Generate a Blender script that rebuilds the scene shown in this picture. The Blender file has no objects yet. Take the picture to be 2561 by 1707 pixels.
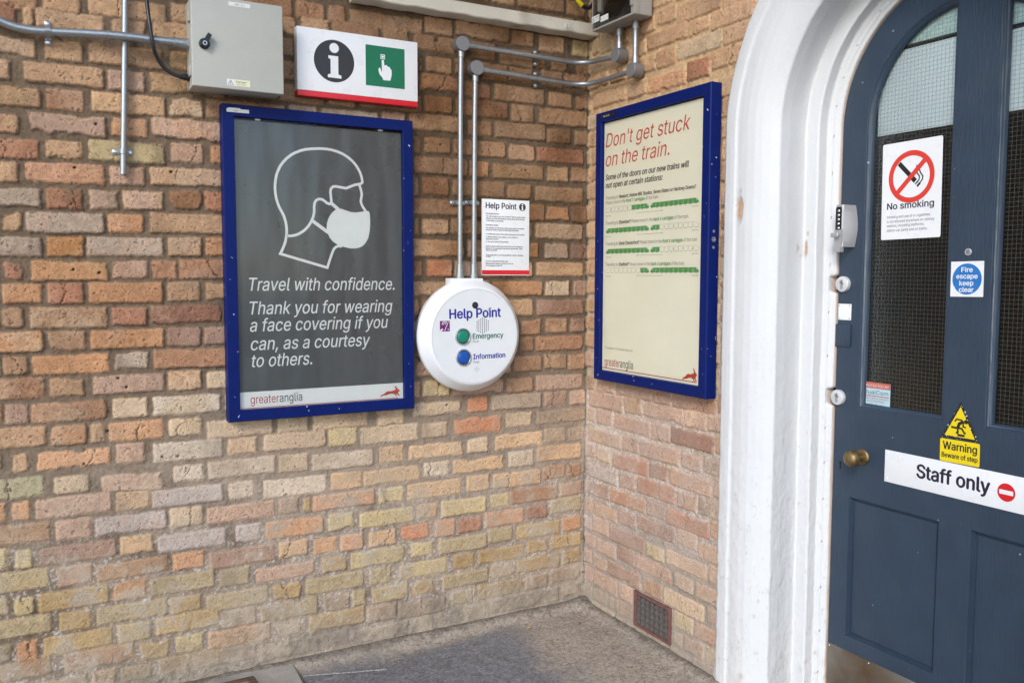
import bpy, bmesh, math, random
import numpy as np
from mathutils import Vector, Matrix, Euler
from mathutils.geometry import delaunay_2d_cdt
R = math.radians
S = bpy.context.scene
COL = S.collection
# ------------------------------------------------------------------ camera, sky, sun, exposure
CAM = np.array([-2.10897, -3.15905, 1.45580])
YAW, PITCH, ROLL, FPX = -0.503032, -0.076098, 0.002124, 2163.2958
PW, PH = 2561, 1707
_cy, _sy, _cp, _sp = math.cos(YAW), math.sin(YAW), math.cos(PITCH), math.sin(PITCH)
_f = np.array([-_sy*_cp, _cy*_cp, _sp]); _r = np.array([_cy, _sy, 0.0]); _u = np.cross(_r, _f)
CR = _r*math.cos(ROLL) + _u*math.sin(ROLL); CU = -_r*math.sin(ROLL) + _u*math.cos(ROLL); CF = _f
cd = bpy.data.cameras.new('camera'); cd.sensor_width = 36; cd.lens = 36*FPX/PW; cd.clip_start = .05; cd.clip_end = 500
co = bpy.data.objects.new('camera', cd); COL.objects.link(co)
co.matrix_world = Matrix(((CR[0], CU[0], -CF[0], CAM[0]), (CR[1], CU[1], -CF[1], CAM[1]), (CR[2], CU[2], -CF[2], CAM[2]), (0, 0, 0, 1)))
S.camera = co
W = bpy.data.worlds.new('World'); S.world = W; W.use_nodes = True
nt = W.node_tree; bg = nt.nodes['Background']
sky = nt.nodes.new('ShaderNodeTexSky'); sky.sky_type = 'NISHITA'; sky.sun_disc = False
SUN_DIR = Vector((-0.77, -0.70, 0.62)).normalized()          # towards the sun
sky.sun_elevation = math.asin(SUN_DIR.z); sky.sun_rotation = math.atan2(SUN_DIR.x, SUN_DIR.y)
sky.air_density = 1.0; sky.dust_density = 0.6; sky.ozone_density = 1.6
nt.links.new(sky.outputs[0], bg.inputs[0]); bg.inputs[1].default_value = 0.15
sl = bpy.data.lights.new('sun', 'SUN'); sl.energy = 1.0; sl.angle = R(15); sl.color = (1, .945, .86)
so = bpy.data.objects.new('sun', sl); COL.objects.link(so); so.rotation_euler = (-SUN_DIR).to_track_quat('-Z', 'Y').to_euler()
S.view_settings.view_transform = 'Standard'; S.view_settings.look = 'None'
S.view_settings.exposure = 1.08; S.view_settings.gamma = 1
# ------------------------------------------------------------------ photo pixel -> point on a real wall plane
def ray(x, y): return CF + CR*(x-PW/2)/FPX - CU*(y-PH/2)/FPX
def PA(x, y, w=0.0):                 # wall A: plane y = -w, returns (along, up)
    v = ray(x, y); t = (-w-CAM[1])/v[1]; p = CAM+v*t; return float(p[0]), float(p[2])
def PB(x, y, w=0.0):                 # wall B: plane x = -w, returns (along, up)
    v = ray(x, y); t = (-w-CAM[0])/v[0]; p = CAM+v*t; return float(-p[1]), float(p[2])
def PG(x, y, z=0.0):
    v = ray(x, y); t = (z-CAM[2])/v[2]; p = CAM+v*t; return float(p[0]), float(p[1])
FR = {'A': (R(90), 0, 0), 'B': (R(90), 0, R(-90)), 'W': (0, 0, 0)}
# ------------------------------------------------------------------ noise
def vnoise(x, y, seed=0):
    xi = np.floor(x).astype(np.int64); yi = np.floor(y).astype(np.int64); fx = x-xi; fy = y-yi
    fx = fx*fx*(3-2*fx); fy = fy*fy*(3-2*fy)
    def h(a, b):
        n = (a*374761393 + b*668265263 + seed*982451653) & 0xFFFFFFFF
        n = ((n ^ (n >> 13))*1274126177) & 0xFFFFFFFF
        n = n ^ (n >> 16); return (n & 0xFFFF)/32767.5-1
    return (h(xi, yi)*(1-fx)+h(xi+1, yi)*fx)*(1-fy)+(h(xi, yi+1)*(1-fx)+h(xi+1, yi+1)*fx)*fy
def fbm(x, y, s, seed=0, o=3):
    a = np.zeros_like(x); am = 1; t = 0
    for i in range(o):
        a += am*vnoise(x*s, y*s, seed+i*17); t += am; am *= .5; s *= 2.1
    return a/t
def sstep(a, b, x):
    t = np.clip((x-a)/(b-a), 0, 1); return t*t*(3-2*t)
def lin(c): return tuple((v/255/12.92 if v/255 <= .04045 else ((v/255+.055)/1.055)**2.4) for v in c)
# ------------------------------------------------------------------ materials
MATS = {}
def N(nt, t, **k):
    n = nt.nodes.new(t)
    for a, b in k.items(): setattr(n, a, b)
    return n
def pmat(name, c, rough=.5, metal=0, var=.06, vs=18, bump=0, bs=60, spec=.5, chips=None, grain=None, coat=0, dirt=None, bd=5):
    """procedural paint / metal / plastic: base colour with soft noise, optional bump, chips and stains"""
    if name in MATS: return MATS[name]
    m = bpy.data.materials.new(name); m.use_nodes = True; nt = m.node_tree; L = nt.links
    p = nt.nodes['Principled BSDF']; p.inputs['Roughness'].default_value = rough; p.inputs['Metallic'].default_value = metal
    p.inputs['Specular IOR Level'].default_value = spec
    if coat: p.inputs['Coat Weight'].default_value = coat; p.inputs['Coat Roughness'].default_value = .12
    tc = N(nt, 'ShaderNodeTexCoord')
    n1 = N(nt, 'ShaderNodeTexNoise'); n1.inputs['Scale'].default_value = vs; n1.inputs['Detail'].default_value = 6
    L.new(tc.outputs['Object'], n1.inputs['Vector'])
    mr = N(nt, 'ShaderNodeMapRange'); mr.inputs[3].default_value = 1-var; mr.inputs[4].default_value = 1+var
    mr.inputs[1].default_value = .25; mr.inputs[2].default_value = .75
    L.new(n1.outputs['Fac'], mr.inputs[0])
    mx = N(nt, 'ShaderNodeVectorMath', operation='SCALE'); mx.inputs[0].default_value = c[:3]; L.new(mr.outputs[0], mx.inputs['Scale'])
    out = mx.outputs[0]
    if dirt:                                # (colour, scale, threshold)
        n3 = N(nt, 'ShaderNodeTexNoise'); n3.inputs['Scale'].default_value = dirt[1]; n3.inputs['Detail'].default_value = 8
        L.new(tc.outputs['Object'], n3.inputs['Vector'])
        r3 = N(nt, 'ShaderNodeMapRange'); r3.inputs[1].default_value = dirt[2]; r3.inputs[2].default_value = dirt[2]+.2
        L.new(n3.outputs['Fac'], r3.inputs[0])
        mm = N(nt, 'ShaderNodeMix', data_type='RGBA'); L.new(r3.outputs[0], mm.inputs[0]); L.new(out, mm.inputs[6]); mm.inputs[7].default_value = (*dirt[0], 1)
        out = mm.outputs[2]
    if chips:                               # (colour, scale, threshold)
        n2 = N(nt, 'ShaderNodeTexNoise'); n2.inputs['Scale'].default_value = chips[1]; n2.inputs['Detail'].default_value = 2
        L.new(tc.outputs['Object'], n2.inputs['Vector'])
        r2 = N(nt, 'ShaderNodeMapRange'); r2.inputs[1].default_value = chips[2]; r2.inputs[2].default_value = chips[2]+.015
        L.new(n2.outputs['Fac'], r2.inputs[0])
        mm = N(nt, 'ShaderNodeMix', data_type='RGBA'); L.new(r2.outputs[0], mm.inputs[0]); L.new(out, mm.inputs[6]); mm.inputs[7].default_value = (*chips[0], 1)
        out = mm.outputs[2]
    L.new(out, p.inputs['Base Color'])
    rr = N(nt, 'ShaderNodeMapRange'); rr.inputs[3].default_value = max(.03, rough-.08); rr.inputs[4].default_value = min(1, rough+.1)
    L.new(n1.outputs['Fac'], rr.inputs[0]); L.new(rr.outputs[0], p.inputs['Roughness'])
    if bump:
        nb = N(nt, 'ShaderNodeTexNoise'); nb.inputs['Scale'].default_value = bs; nb.inputs['Detail'].default_value = bd
        src = tc.outputs['Object']
        if grain:
            mp = N(nt, 'ShaderNodeMapping'); mp.inputs['Scale'].default_value = grain; L.new(src, mp.inputs[0]); src = mp.outputs[0]
        L.new(src, nb.inputs['Vector'])
        b = N(nt, 'ShaderNodeBump'); b.inputs['Strength'].default_value = 1; b.inputs['Distance'].default_value = bump
        L.new(nb.outputs['Fac'], b.inputs['Height']); L.new(b.outputs[0], p.inputs['Normal'])
    MATS[name] = m; return m
def attr_mat(name, rough=.9, fine=420, amt=.16, bump=.0012, spec=.25, pits=None):
    """reads the per-point colour of the built surface and adds fine grain, pits and bump"""
    m = bpy.data.materials.new(name); m.use_nodes = True; nt = m.node_tree; L = nt.links
    p = nt.nodes['Principled BSDF']; p.inputs['Roughness'].default_value = rough; p.inputs['Specular IOR Level'].default_value = spec
    at = N(nt, 'ShaderNodeAttribute', attribute_name='tint'); tc = N(nt, 'ShaderNodeTexCoord')
    n = N(nt, 'ShaderNodeTexNoise'); n.inputs['Scale'].default_value = fine; n.inputs['Detail'].default_value = 5; n.inputs['Roughness'].default_value = .65
    L.new(tc.outputs['Object'], n.inputs['Vector'])
    mr = N(nt, 'ShaderNodeMapRange'); mr.inputs[1].default_value = .3; mr.inputs[2].default_value = .7; mr.inputs[3].default_value = 1-amt; mr.inputs[4].default_value = 1+amt
    L.new(n.outputs['Fac'], mr.inputs[0])
    mx = N(nt, 'ShaderNodeVectorMath', operation='SCALE'); L.new(at.outputs['Color'], mx.inputs[0]); L.new(mr.outputs[0], mx.inputs['Scale'])
    out = mx.outputs[0]; hgt = n.outputs['Fac']
    if pits:
        v = N(nt, 'ShaderNodeTexNoise'); v.inputs['Scale'].default_value = pits[0]; v.inputs['Detail'].default_value = 1.5
        L.new(tc.outputs['Object'], v.inputs['Vector'])
        r2 = N(nt, 'ShaderNodeMapRange'); r2.inputs[1].default_value = pits[1]; r2.inputs[2].default_value = pits[1]+.06; r2.inputs[3].default_value = 1; r2.inputs[4].default_value = .5
        L.new(v.outputs['Fac'], r2.inputs[0])
        m2 = N(nt, 'ShaderNodeVectorMath', operation='SCALE'); L.new(out, m2.inputs[0]); L.new(r2.outputs[0], m2.inputs['Scale']); out = m2.outputs[0]
        ad = N(nt, 'ShaderNodeMath', operation='MULTIPLY'); L.new(hgt, ad.inputs[0]); L.new(r2.outputs[0], ad.inputs[1]); hgt = ad.outputs[0]
    L.new(out, p.inputs['Base Color'])
    b = N(nt, 'ShaderNodeBump'); b.inputs['Distance'].default_value = bump; b.inputs['Strength'].default_value = 1
    L.new(hgt, b.inputs['Height']); L.new(b.outputs[0], p.inputs['Normal'])
    return m
def glass_mat(name, rough, tint, refl=1.0, bump=0, bs=120, base=.04):
    """clear pane: transparent with a fresnel reflection"""
    if name in MATS: return MATS[name]
    m = bpy.data.materials.new(name); m.use_nodes = True; nt = m.node_tree; L = nt.links
    nt.nodes.remove(nt.nodes['Principled BSDF']); o = nt.nodes['Material Output']
    t = N(nt, 'ShaderNodeBsdfTransparent'); t.inputs[0].default_value = (*tint, 1)
    g = N(nt, 'ShaderNodeBsdfGlossy'); g.inputs['Roughness'].default_value = rough
    fr = N(nt, 'ShaderNodeFresnel'); fr.inputs[0].default_value = 1.5
    mu = N(nt, 'ShaderNodeMath', operation='MULTIPLY'); mu.inputs[1].default_value = refl; L.new(fr.outputs[0], mu.inputs[0])
    mi = N(nt, 'ShaderNodeMixShader'); L.new(mu.outputs[0], mi.inputs[0]); L.new(t.outputs[0], mi.inputs[1]); L.new(g.outputs[0], mi.inputs[2])
    L.new(mi.outputs[0], o.inputs[0])
    if bump:
        tc = N(nt, 'ShaderNodeTexCoord'); nb = N(nt, 'ShaderNodeTexNoise'); nb.inputs['Scale'].default_value = bs; nb.inputs['Detail'].default_value = 2
        L.new(tc.outputs['Object'], nb.inputs['Vector']); b = N(nt, 'ShaderNodeBump'); b.inputs['Distance'].default_value = bump
        L.new(nb.outputs['Fac'], b.inputs['Height']); L.new(b.outputs[0], g.inputs['Normal']); L.new(b.outputs[0], fr.inputs['Normal'])
    MATS[name] = m; return m
M_blue = pmat('blue_enamel', (.0025, .0115, .108), .42, spec=.14, var=.1, chips=((.62, .66, .70), 75, .745), bump=.0002, bs=40)
M_galv = pmat('galvanised_steel', (.36, .38, .40), .38, metal=.75, var=.16, vs=130, bump=.0003, bs=220)
M_cast = pmat('cast_box_zinc', (.27, .27, .28), .5, metal=.55, var=.1, vs=300, bump=.0003, bs=500)
M_white = pmat('white_enamel', (.78, .79, .81), .28, var=.02)
M_plas = pmat('white_plastic', (.74, .75, .78), .32, var=.02)
M_face = pmat('pale_grey_faceplate', (.68, .70, .73), .4, var=.02)
M_cab = pmat('cabinet_grey_paint', (.425, .425, .385), .45, var=.03, bump=.00015, bs=350)
M_blackp = pmat('black_plastic', (.012, .012, .014), .42, var=.2, bump=.0002, bs=90)
M_cable = pmat('black_cable_rubber', (.012, .014, .018), .35, var=.2)
M_cream = pmat('cream_gloss_paint', (.60, .56, .47), .38, var=.06, vs=9, bump=.0008, bs=26, chips=((.03, .035, .035), 16, .76), dirt=((.30, .27, .2), 7, .6))
M_door = pmat('slate_blue_gloss_paint', (.029, .048, .076), .36, spec=.4, var=.1, vs=9, bump=.0018, bs=26, grain=(7, .7, 7), chips=((.28, .33, .40), 46, .755), dirt=((.038, .056, .080), 4, .56))
M_red = pmat('signal_red', (.62, .012, .022), .35, var=.03)
M_red2 = pmat('prohibition_red', (.66, .045, .030), .4, var=.03)
M_green = pmat('safety_green', (.003, .155, .075), .35, var=.03)
M_ink = pmat('dark_navy_ink', (.012, .010, .03), .45, var=.02)
M_black = pmat('black_ink', (.012, .012, .013), .45, var=.02)
M_dkgrey = pmat('charcoal_print', (.028, .029, .034), .4, var=.03)
M_yellow = pmat('safety_yellow', (.78, .60, .01), .38, var=.05)
M_bluesign = pmat('mandatory_blue', (.018, .17, .50), .4, var=.12, vs=30, chips=((.5, .62, .75), 60, .7))
M_steel = pmat('satin_steel', (.55, .56, .57), .28, metal=.95, var=.06)
M_alu = pmat('satin_aluminium_paint', (.42, .42, .43), .42, metal=.35, var=.06, bump=.0002, bs=300)
M_cyl = pmat('brushed_nickel', (.66, .66, .67), .38, metal=.3, var=.05)
M_brass = pmat('aged_brass', (.27, .19, .09), .5, metal=.9, var=.22, vs=60, dirt=((.10, .07, .035), 40, .55))
M_kick = pmat('worn_steel_kickplate', (.25, .235, .21), .45, metal=.6, var=.16, vs=12, dirt=((.135, .085, .045), 3.2, .47), bump=.0004, bs=70)
M_navy = pmat('help_point_blue', (.010, .015, .27), .4, var=.02)
M_pgreen = pmat('emergency_green_text', (.003, .13, .09), .4, var=.02)
M_btng = pmat('green_button', (.004, .20, .13), .35, var=.05)
M_btnb = pmat('blue_button', (.004, .07, .36), .35, var=.05)
M_purple = pmat('loop_purple', (.15, .010, .14), .4, var=.03)
M_label = pmat('label_white', (.72, .72, .70), .5, var=.03)
M_sheet1 = pmat('grey_poster_sheet', (.088, .095, .098), .27, var=.10, vs=5, bump=.011, bs=5, grain=(2.2, .5, .01), bd=1)
M_print1 = pmat('poster_white_print', (.76, .77, .74), .4, var=.03)
M_sheet2 = pmat('cream_poster_sheet', (.88, .83, .655), .42, var=.03, vs=6, dirt=((.74, .67, .47), 3, .62))
M_corp = pmat('logo_red', (.42, .035, .040), .42, var=.05)
M_orangered = pmat('hare_red', (.50, .060, .030), .42, var=.3, vs=90)
M_head = pmat('poster_headline_red', (.60, .070, .045), .42, var=.03)
M_txtd = pmat('poster_dark_text', (.055, .048, .042), .45, var=.02)
M_txtm = pmat('poster_mid_text', (.20, .185, .155), .45, var=.02)
M_pgrn = pmat('carriage_green', (.105, .33, .085), .42, var=.04)
M_void = pmat('dark_hollow', (.006, .006, .006), .9, var=.1)
M_iron = pmat('air_brick_iron', (.115, .10, .095), .8, var=.2, vs=60, bump=.001, bs=120)
M_ironred = pmat('red_lead_paint', (.15, .068, .06), .75, var=.25, vs=50, bump=.001, bs=90, dirt=((.25, .2, .18), 30, .62))
M_rust = pmat('rusty_cast_iron', (.10, .055, .040), .75, var=.3, vs=40, bump=.001, bs=80)
M_pipeg = M_galv
# ------------------------------------------------------------------ mesh builder (coordinates: along the wall, up, out of the wall)
class MB:
    def __init__(s): s.v = []; s.f = []; s.k = []; s.mats = []
    def mi(s, m):
        if m not in s.mats: s.mats.append(m)
        return s.mats.index(m)
    def add(s, v, f, m):
        o = len(s.v); i = s.mi(m); s.v += [tuple(map(float, p)) for p in v]
        s.f += [tuple(o+a for a in q) for q in f]; s.k += [i]*len(f); return s
    def box(s, u0, u1, v0, v1, w0, w1, m, bev=0, seg=2):
        bm = bmesh.new(); bmesh.ops.create_cube(bm, size=1)
        for q in bm.verts: q.co = Vector(((u0+u1)/2+q.co.x*(u1-u0), (v0+v1)/2+q.co.y*(v1-v0), (w0+w1)/2+q.co.z*(w1-w0)))
        if bev: bmesh.ops.bevel(bm, geom=bm.edges[:], offset=bev, segments=seg, affect='EDGES', profile=.6)
        return s.bm(bm, m)
    def bm(s, bm, m):
        bm.verts.index_update(); s.add([q.co for q in bm.verts], [[q.index for q in f.verts] for f in bm.faces], m); bm.free(); return s
    def prism(s, p, w0, w1, m):              # counter-clockwise outline
        n = len(p); v = [(a, b, w0) for a, b in p]+[(a, b, w1) for a, b in p]
        f = [tuple(range(n, 2*n)), tuple(range(n-1, -1, -1))]+[(i, (i+1) % n, n+(i+1) % n, n+i) for i in range(n)]
        return s.add(v, f, m)
    def flat(s, p, w, m): return s.add([(a, b, w) for a, b in p], [tuple(range(len(p)))], m)
    def disc(s, c, r, w, m, n=40, ry=None):
        return s.flat([(c[0]+r*math.cos(2*math.pi*i/n), c[1]+(ry or r)*math.sin(2*math.pi*i/n)) for i in range(n)], w, m)
    def ring(s, c, r0, r1, w, m, n=48):
        v = [(c[0]+r*math.cos(2*math.pi*i/n), c[1]+r*math.sin(2*math.pi*i/n), w) for r in (r0, r1) for i in range(n)]
        return s.add(v, [(i, (i+1) % n, n+(i+1) % n, n+i)[::-1] for i in range(n)], m)
    def lathe(s, c, prof, m, n=48, cap=True):   # prof: (radius, w) from back to front, axis out of the wall
        v = []; f = []
        for r, w in prof: v += [(c[0]+r*math.cos(2*math.pi*i/n), c[1]+r*math.sin(2*math.pi*i/n), w) for i in range(n)]
        for j in range(len(prof)-1): f += [(j*n+i, j*n+(i+1) % n, (j+1)*n+(i+1) % n, (j+1)*n+i) for i in range(n)]
        if cap: f.append(tuple((len(prof)-1)*n+i for i in range(n)))
        return s.add(v, f, m)
    def tube(s, path, r, m, n=14, cap=True):
        P = [Vector(p) for p in path]; v = []; f = []; T = []
        for i in range(len(P)):
            t = (P[min(i+1, len(P)-1)]-P[max(i-1, 0)]).normalized(); T.append(t)
        a = Vector((0, 0, 1)) if abs(T[0].z) < .8 else Vector((1, 0, 0))
        x = T[0].cross(a).normalized()
        for i, p in enumerate(P):
            x = (x-T[i]*x.dot(T[i])).normalized(); y = T[i].cross(x); rr = r[i] if isinstance(r, (list, tuple)) else r
            v += [p+x*rr*math.cos(2*math.pi*k/n)+y*rr*math.sin(2*math.pi*k/n) for k in range(n)]
        for j in range(len(P)-1): f += [(j*n+i, j*n+(i+1) % n, (j+1)*n+(i+1) % n, (j+1)*n+i) for i in range(n)]
        if cap: f += [tuple(range(n-1, -1, -1)), tuple((len(P)-1)*n+i for i in range(n))]
        return s.add(v, f, m)
    def stroke(s, pts, wd, w, m, closed=False):
        P = [Vector(p) for p in pts]; n = len(P); Lp = []; Rp = []
        for i in range(n):
            a = P[(i-1) % n] if (closed or i) else P[i]; b = P[(i+1) % n] if (closed or i < n-1) else P[i]
            d1 = (P[i]-a); d2 = (b-P[i]); d1 = d1.normalized() if d1.length > 1e-9 else d2.normalized(); d2 = d2.normalized() if d2.length > 1e-9 else d1
            t = (d1+d2); t = t.normalized() if t.length > 1e-6 else d1; nrm = Vector((-t.y, t.x)); k = 1/max(.5, abs(t.dot(d1)))
            Lp.append(P[i]+nrm*wd/2*k); Rp.append(P[i]-nrm*wd/2*k)
        v = [(p.x, p.y, w) for p in Lp]+[(p.x, p.y, w) for p in Rp]
        f = [(i, n+i, n+(i+1) % n, (i+1) % n) for i in range(n if closed else n-1)]
        return s.add(v, f, m)
    def text(s, t, p0, p1, cap, w, m, shear=0, bold=0, dy=0):
        """a line of lettering whose baseline runs from p0 to p1; cap = capital height"""
        if bold > 0:
            h0 = cap; e0 = Vector((p1[0]-p0[0], p1[1]-p0[1])).normalized(); b_ = bold*cap*1.35
            for i, (dx, dz) in enumerate(((-1, 0), (1, 0), (0, .7), (0, -.7))): s.text(t, (p0[0]+b_*dx+b_*.0, p0[1]+b_*dz), (p1[0]+b_*dx, p1[1]+b_*dz), cap, w+4e-5*(i+1), m, shear, 0)
        vs, fs, x0, x1, hc = text2d(t, shear, 0)
        L = Vector((p1[0]-p0[0], p1[1]-p0[1])); e = L.normalized(); k = L.length/(x1-x0); h = cap/hc; nrm = Vector((-e.y, e.x))
        return s.add([(p0[0]+e.x*(x-x0)*k+nrm.x*(y*h), p0[1]+e.y*(x-x0)*k+nrm.y*(y*h)+dy, w) for x, y in vs], fs, m)
    def segs(s, parts, p0, p1, cap, w, shear=0):
        tot = sum(adv(t, b) for t, m, b in parts); x = 0
        for t, m, b in parts:
            a = adv(t, b); st = t.strip(' '); lead = adv(t[:len(t)-len(t.lstrip(' '))], b) if t != t.lstrip(' ') else 0
            aw = text2d(st, shear, 0); wd = aw[3]-aw[2]
            q0 = [p0[i]+(p1[i]-p0[i])*(x+lead)/tot for i in (0, 1)]; q1 = [p0[i]+(p1[i]-p0[i])*(x+lead+wd)/tot for i in (0, 1)]
            s.text(st, q0, q1, cap, w, m, shear, b); x += a
        return s
    def pieces(s):
        par = list(range(len(s.v)))
        def fd(i):
            while par[i] != i: par[i] = par[par[i]]; i = par[i]
            return i
        for q in s.f:
            for a in q[1:]: par[fd(a)] = fd(q[0])
        g = {}
        for q, k in zip(s.f, s.k): g.setdefault(fd(q[0]), []).append((q, k))
        out = []
        for L in g.values():
            ids = sorted({a for q, k in L for a in q}); mp = {a: i for i, a in enumerate(ids)}; m = s.__class__(s.fr) if hasattr(s, 'fr') else MB()
            m.v = [s.v[a] for a in ids]; m.f = [tuple(mp[a] for a in q) for q, k in L]; m.k = [k for q, k in L]; m.mats = s.mats; out.append(m)
        return out
    def build(s, name, root, smooth=35, label=None):
        if name in EACH:
            P_ = s.pieces()
            if len(P_) > 1: return [m.build(name, root, smooth, label) for m in P_][-1]
        me = bpy.data.meshes.new(name); o = ORG.get(root.name, (0, 0, 0)) if root is not None else (0, 0, 0)
        me.from_pydata([(a-o[0], b-o[1], c-o[2]) for a, b, c in s.v], [], s.f)
        for m in s.mats: me.materials.append(m)
        me.polygons.foreach_set('material_index', s.k); me.validate(); me.update()
        if smooth:
            me.polygons.foreach_set('use_smooth', [True]*len(me.polygons)); me.set_sharp_from_angle(angle=R(smooth))
        ob = bpy.data.objects.new(name, me); COL.objects.link(ob)
        if root is not None: ob.parent = root; ORG[ob.name] = o
        if label: ob['label'] = label
        return ob
ORG = {}
EACH = ('cover_screw', 'fixing_screw', 'mitre_seam', 'lid_catch', 'sheet_clip')
_T = {}
FONT = None
try:
    import os
    FONT = bpy.data.fonts.load(os.path.join(bpy.utils.system_resource('DATAFILES'), 'fonts', 'Inter.woff2'))   # Blender's own bundled typeface
except Exception:
    FONT = None
def text2d(t, shear=0, bold=0):
    k = (t, shear, bold)
    if k not in _T:
        cu = bpy.data.curves.new('t', 'FONT'); cu.body = t; cu.size = 1
        if FONT: cu.font = FONT
        cu.shear = shear; cu.offset = bold; cu.resolution_u = 4 if len(t) < 30 else 2
        cu.fill_mode = 'NONE'
        ob = bpy.data.objects.new('t', cu); me = bpy.data.meshes.new_from_object(ob)
        pv = [Vector((q.co.x, q.co.y)) for q in me.vertices]; ed = [tuple(e.vertices) for e in me.edges]
        bpy.data.objects.remove(ob); bpy.data.curves.remove(cu); bpy.data.meshes.remove(me)
        vs, fs = [], []
        if pv:
            cv, ce, cf, *_ = delaunay_2d_cdt(pv, ed, [], 0, 1e-6)
            tri = np.array([f[:3] for f in cf]); C_ = np.array([(q.x, q.y) for q in cv]); cen = C_[tri].mean(1)
            adj = {}
            for i, j in ed: adj.setdefault(i, []).append(j); adj.setdefault(j, []).append(i)
            wind = np.zeros(len(cen), int); seen = set()
            for s0 in range(len(pv)):                     # walk every contour and add up its winding round each triangle
                if s0 in seen or s0 not in adj: continue
                lp = [s0]; seen.add(s0)
                while True:
                    nx = [q for q in adj[lp[-1]] if q not in seen]
                    if not nx: break
                    lp.append(nx[0]); seen.add(nx[0])
                if lp[-1] < lp[1] if len(lp) > 1 else False: lp = lp[::-1]
                if len(lp) > 2 and not (lp[1] == lp[0]+1): lp = sorted(lp)
                L_ = np.array([(pv[i].x, pv[i].y) for i in lp]); N_ = np.roll(L_, -1, 0)
                y = cen[:, 1:2]; x = cen[:, 0:1]; up = (L_[:, 1] <= y) & (N_[:, 1] > y); dn = (L_[:, 1] > y) & (N_[:, 1] <= y)
                cr = (N_[:, 0]-L_[:, 0])*(y-L_[:, 1])-(x-L_[:, 0])*(N_[:, 1]-L_[:, 1])
                wind += (up & (cr > 0)).sum(1)-(dn & (cr < 0)).sum(1)
            vs = [tuple(q) for q in C_]
            for k3, t3 in enumerate(tri):
                if wind[k3]:
                    a3, b3, c3 = C_[t3]; fs.append(tuple(int(q) for q in (t3 if (b3[0]-a3[0])*(c3[1]-a3[1])-(b3[1]-a3[1])*(c3[0]-a3[0]) > 0 else t3[::-1])))
        xs = [a for a, b in vs] or [0, .3]
        _T[k] = (vs, fs, min(xs), max(xs), _T[('H', 0, 0)][5] if ('H', 0, 0) in _T else max([b for a, b in vs] or [.7]), max([b for a, b in vs] or [.7]))
    return _T[k][:5]
text2d('H')
def adv(t, b=0): return text2d(t+'I')[3]-text2d('I')[3] if t else 0
def plate(outs, w0, w1, m, bev=0):
    """flat shape with holes (first outline is the outside), as a mesh builder"""
    cu = bpy.data.curves.new('c', 'CURVE'); cu.dimensions = '2D'; cu.fill_mode = 'BOTH'; cu.extrude = (w1-w0)/2-bev; cu.bevel_depth = bev; cu.bevel_resolution = 2; cu.offset = -bev
    for o in outs:
        sp = cu.splines.new('POLY'); sp.points.add(len(o)-1); sp.use_cyclic_u = True
        for q, (a, b) in zip(sp.points, o): q.co = (a, b, 0, 1)
    ob = bpy.data.objects.new('c', cu); me = bpy.data.meshes.new_from_object(ob); mb = MB()
    mb.add([(q.co.x, q.co.y, q.co.z+(w0+w1)/2) for q in me.vertices], [tuple(p.vertices) for p in me.polygons], m)
    bpy.data.objects.remove(ob); bpy.data.curves.remove(cu); bpy.data.meshes.remove(me)
    return mb
def thing(name, label, cat, fr, org, group=None):
    o = bpy.data.objects.new(name, None); COL.objects.link(o); o.empty_display_size = .05; o.rotation_euler = FR[fr]
    u, v, w = org
    o.location = {'A': (u, -w, v), 'B': (-w, -u, v), 'W': (u, v, w)}[fr]
    ORG[o.name] = org; o['label'] = label; o['category'] = cat
    if group: o['group'] = group
    return o
def tag(o, label=None, cat=None, group=None, kind=None):
    for k, v in (('label', label), ('category', cat), ('group', group), ('kind', kind)):
        if v: o[k] = v
    return o
def grid_mesh(name, P, T, mat, keep=None):
    """P: (ny,nx,3) points, T: (ny,nx,3) tint"""
    ny, nx = P.shape[:2]; me = bpy.data.meshes.new(name)
    i = np.arange(ny*nx).reshape(ny, nx); q = np.stack([i[:-1, :-1], i[:-1, 1:], i[1:, 1:], i[1:, :-1]], -1).reshape(-1, 4)
    if keep is not None: q = q[keep.reshape(-1)]
    me.vertices.add(ny*nx); me.vertices.foreach_set('co', P.reshape(-1).astype(np.float32))
    n = len(q); me.loops.add(n*4); me.loops.foreach_set('vertex_index', q.reshape(-1).astype(np.int32))
    me.polygons.add(n); me.polygons.foreach_set('loop_start', np.arange(0, n*4, 4, dtype=np.int32))
    me.update(calc_edges=True); me.polygons.foreach_set('use_smooth', np.ones(n, bool))
    a = me.color_attributes.new('tint', 'FLOAT_COLOR', 'POINT')
    c = np.ones((ny*nx, 4), np.float32); c[:, :3] = T.reshape(-1, 3); a.data.foreach_set('color', c.reshape(-1))
    me.materials.append(mat); me.update()
    o = bpy.data.objects.new(name, me); COL.objects.link(o); return o
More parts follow.
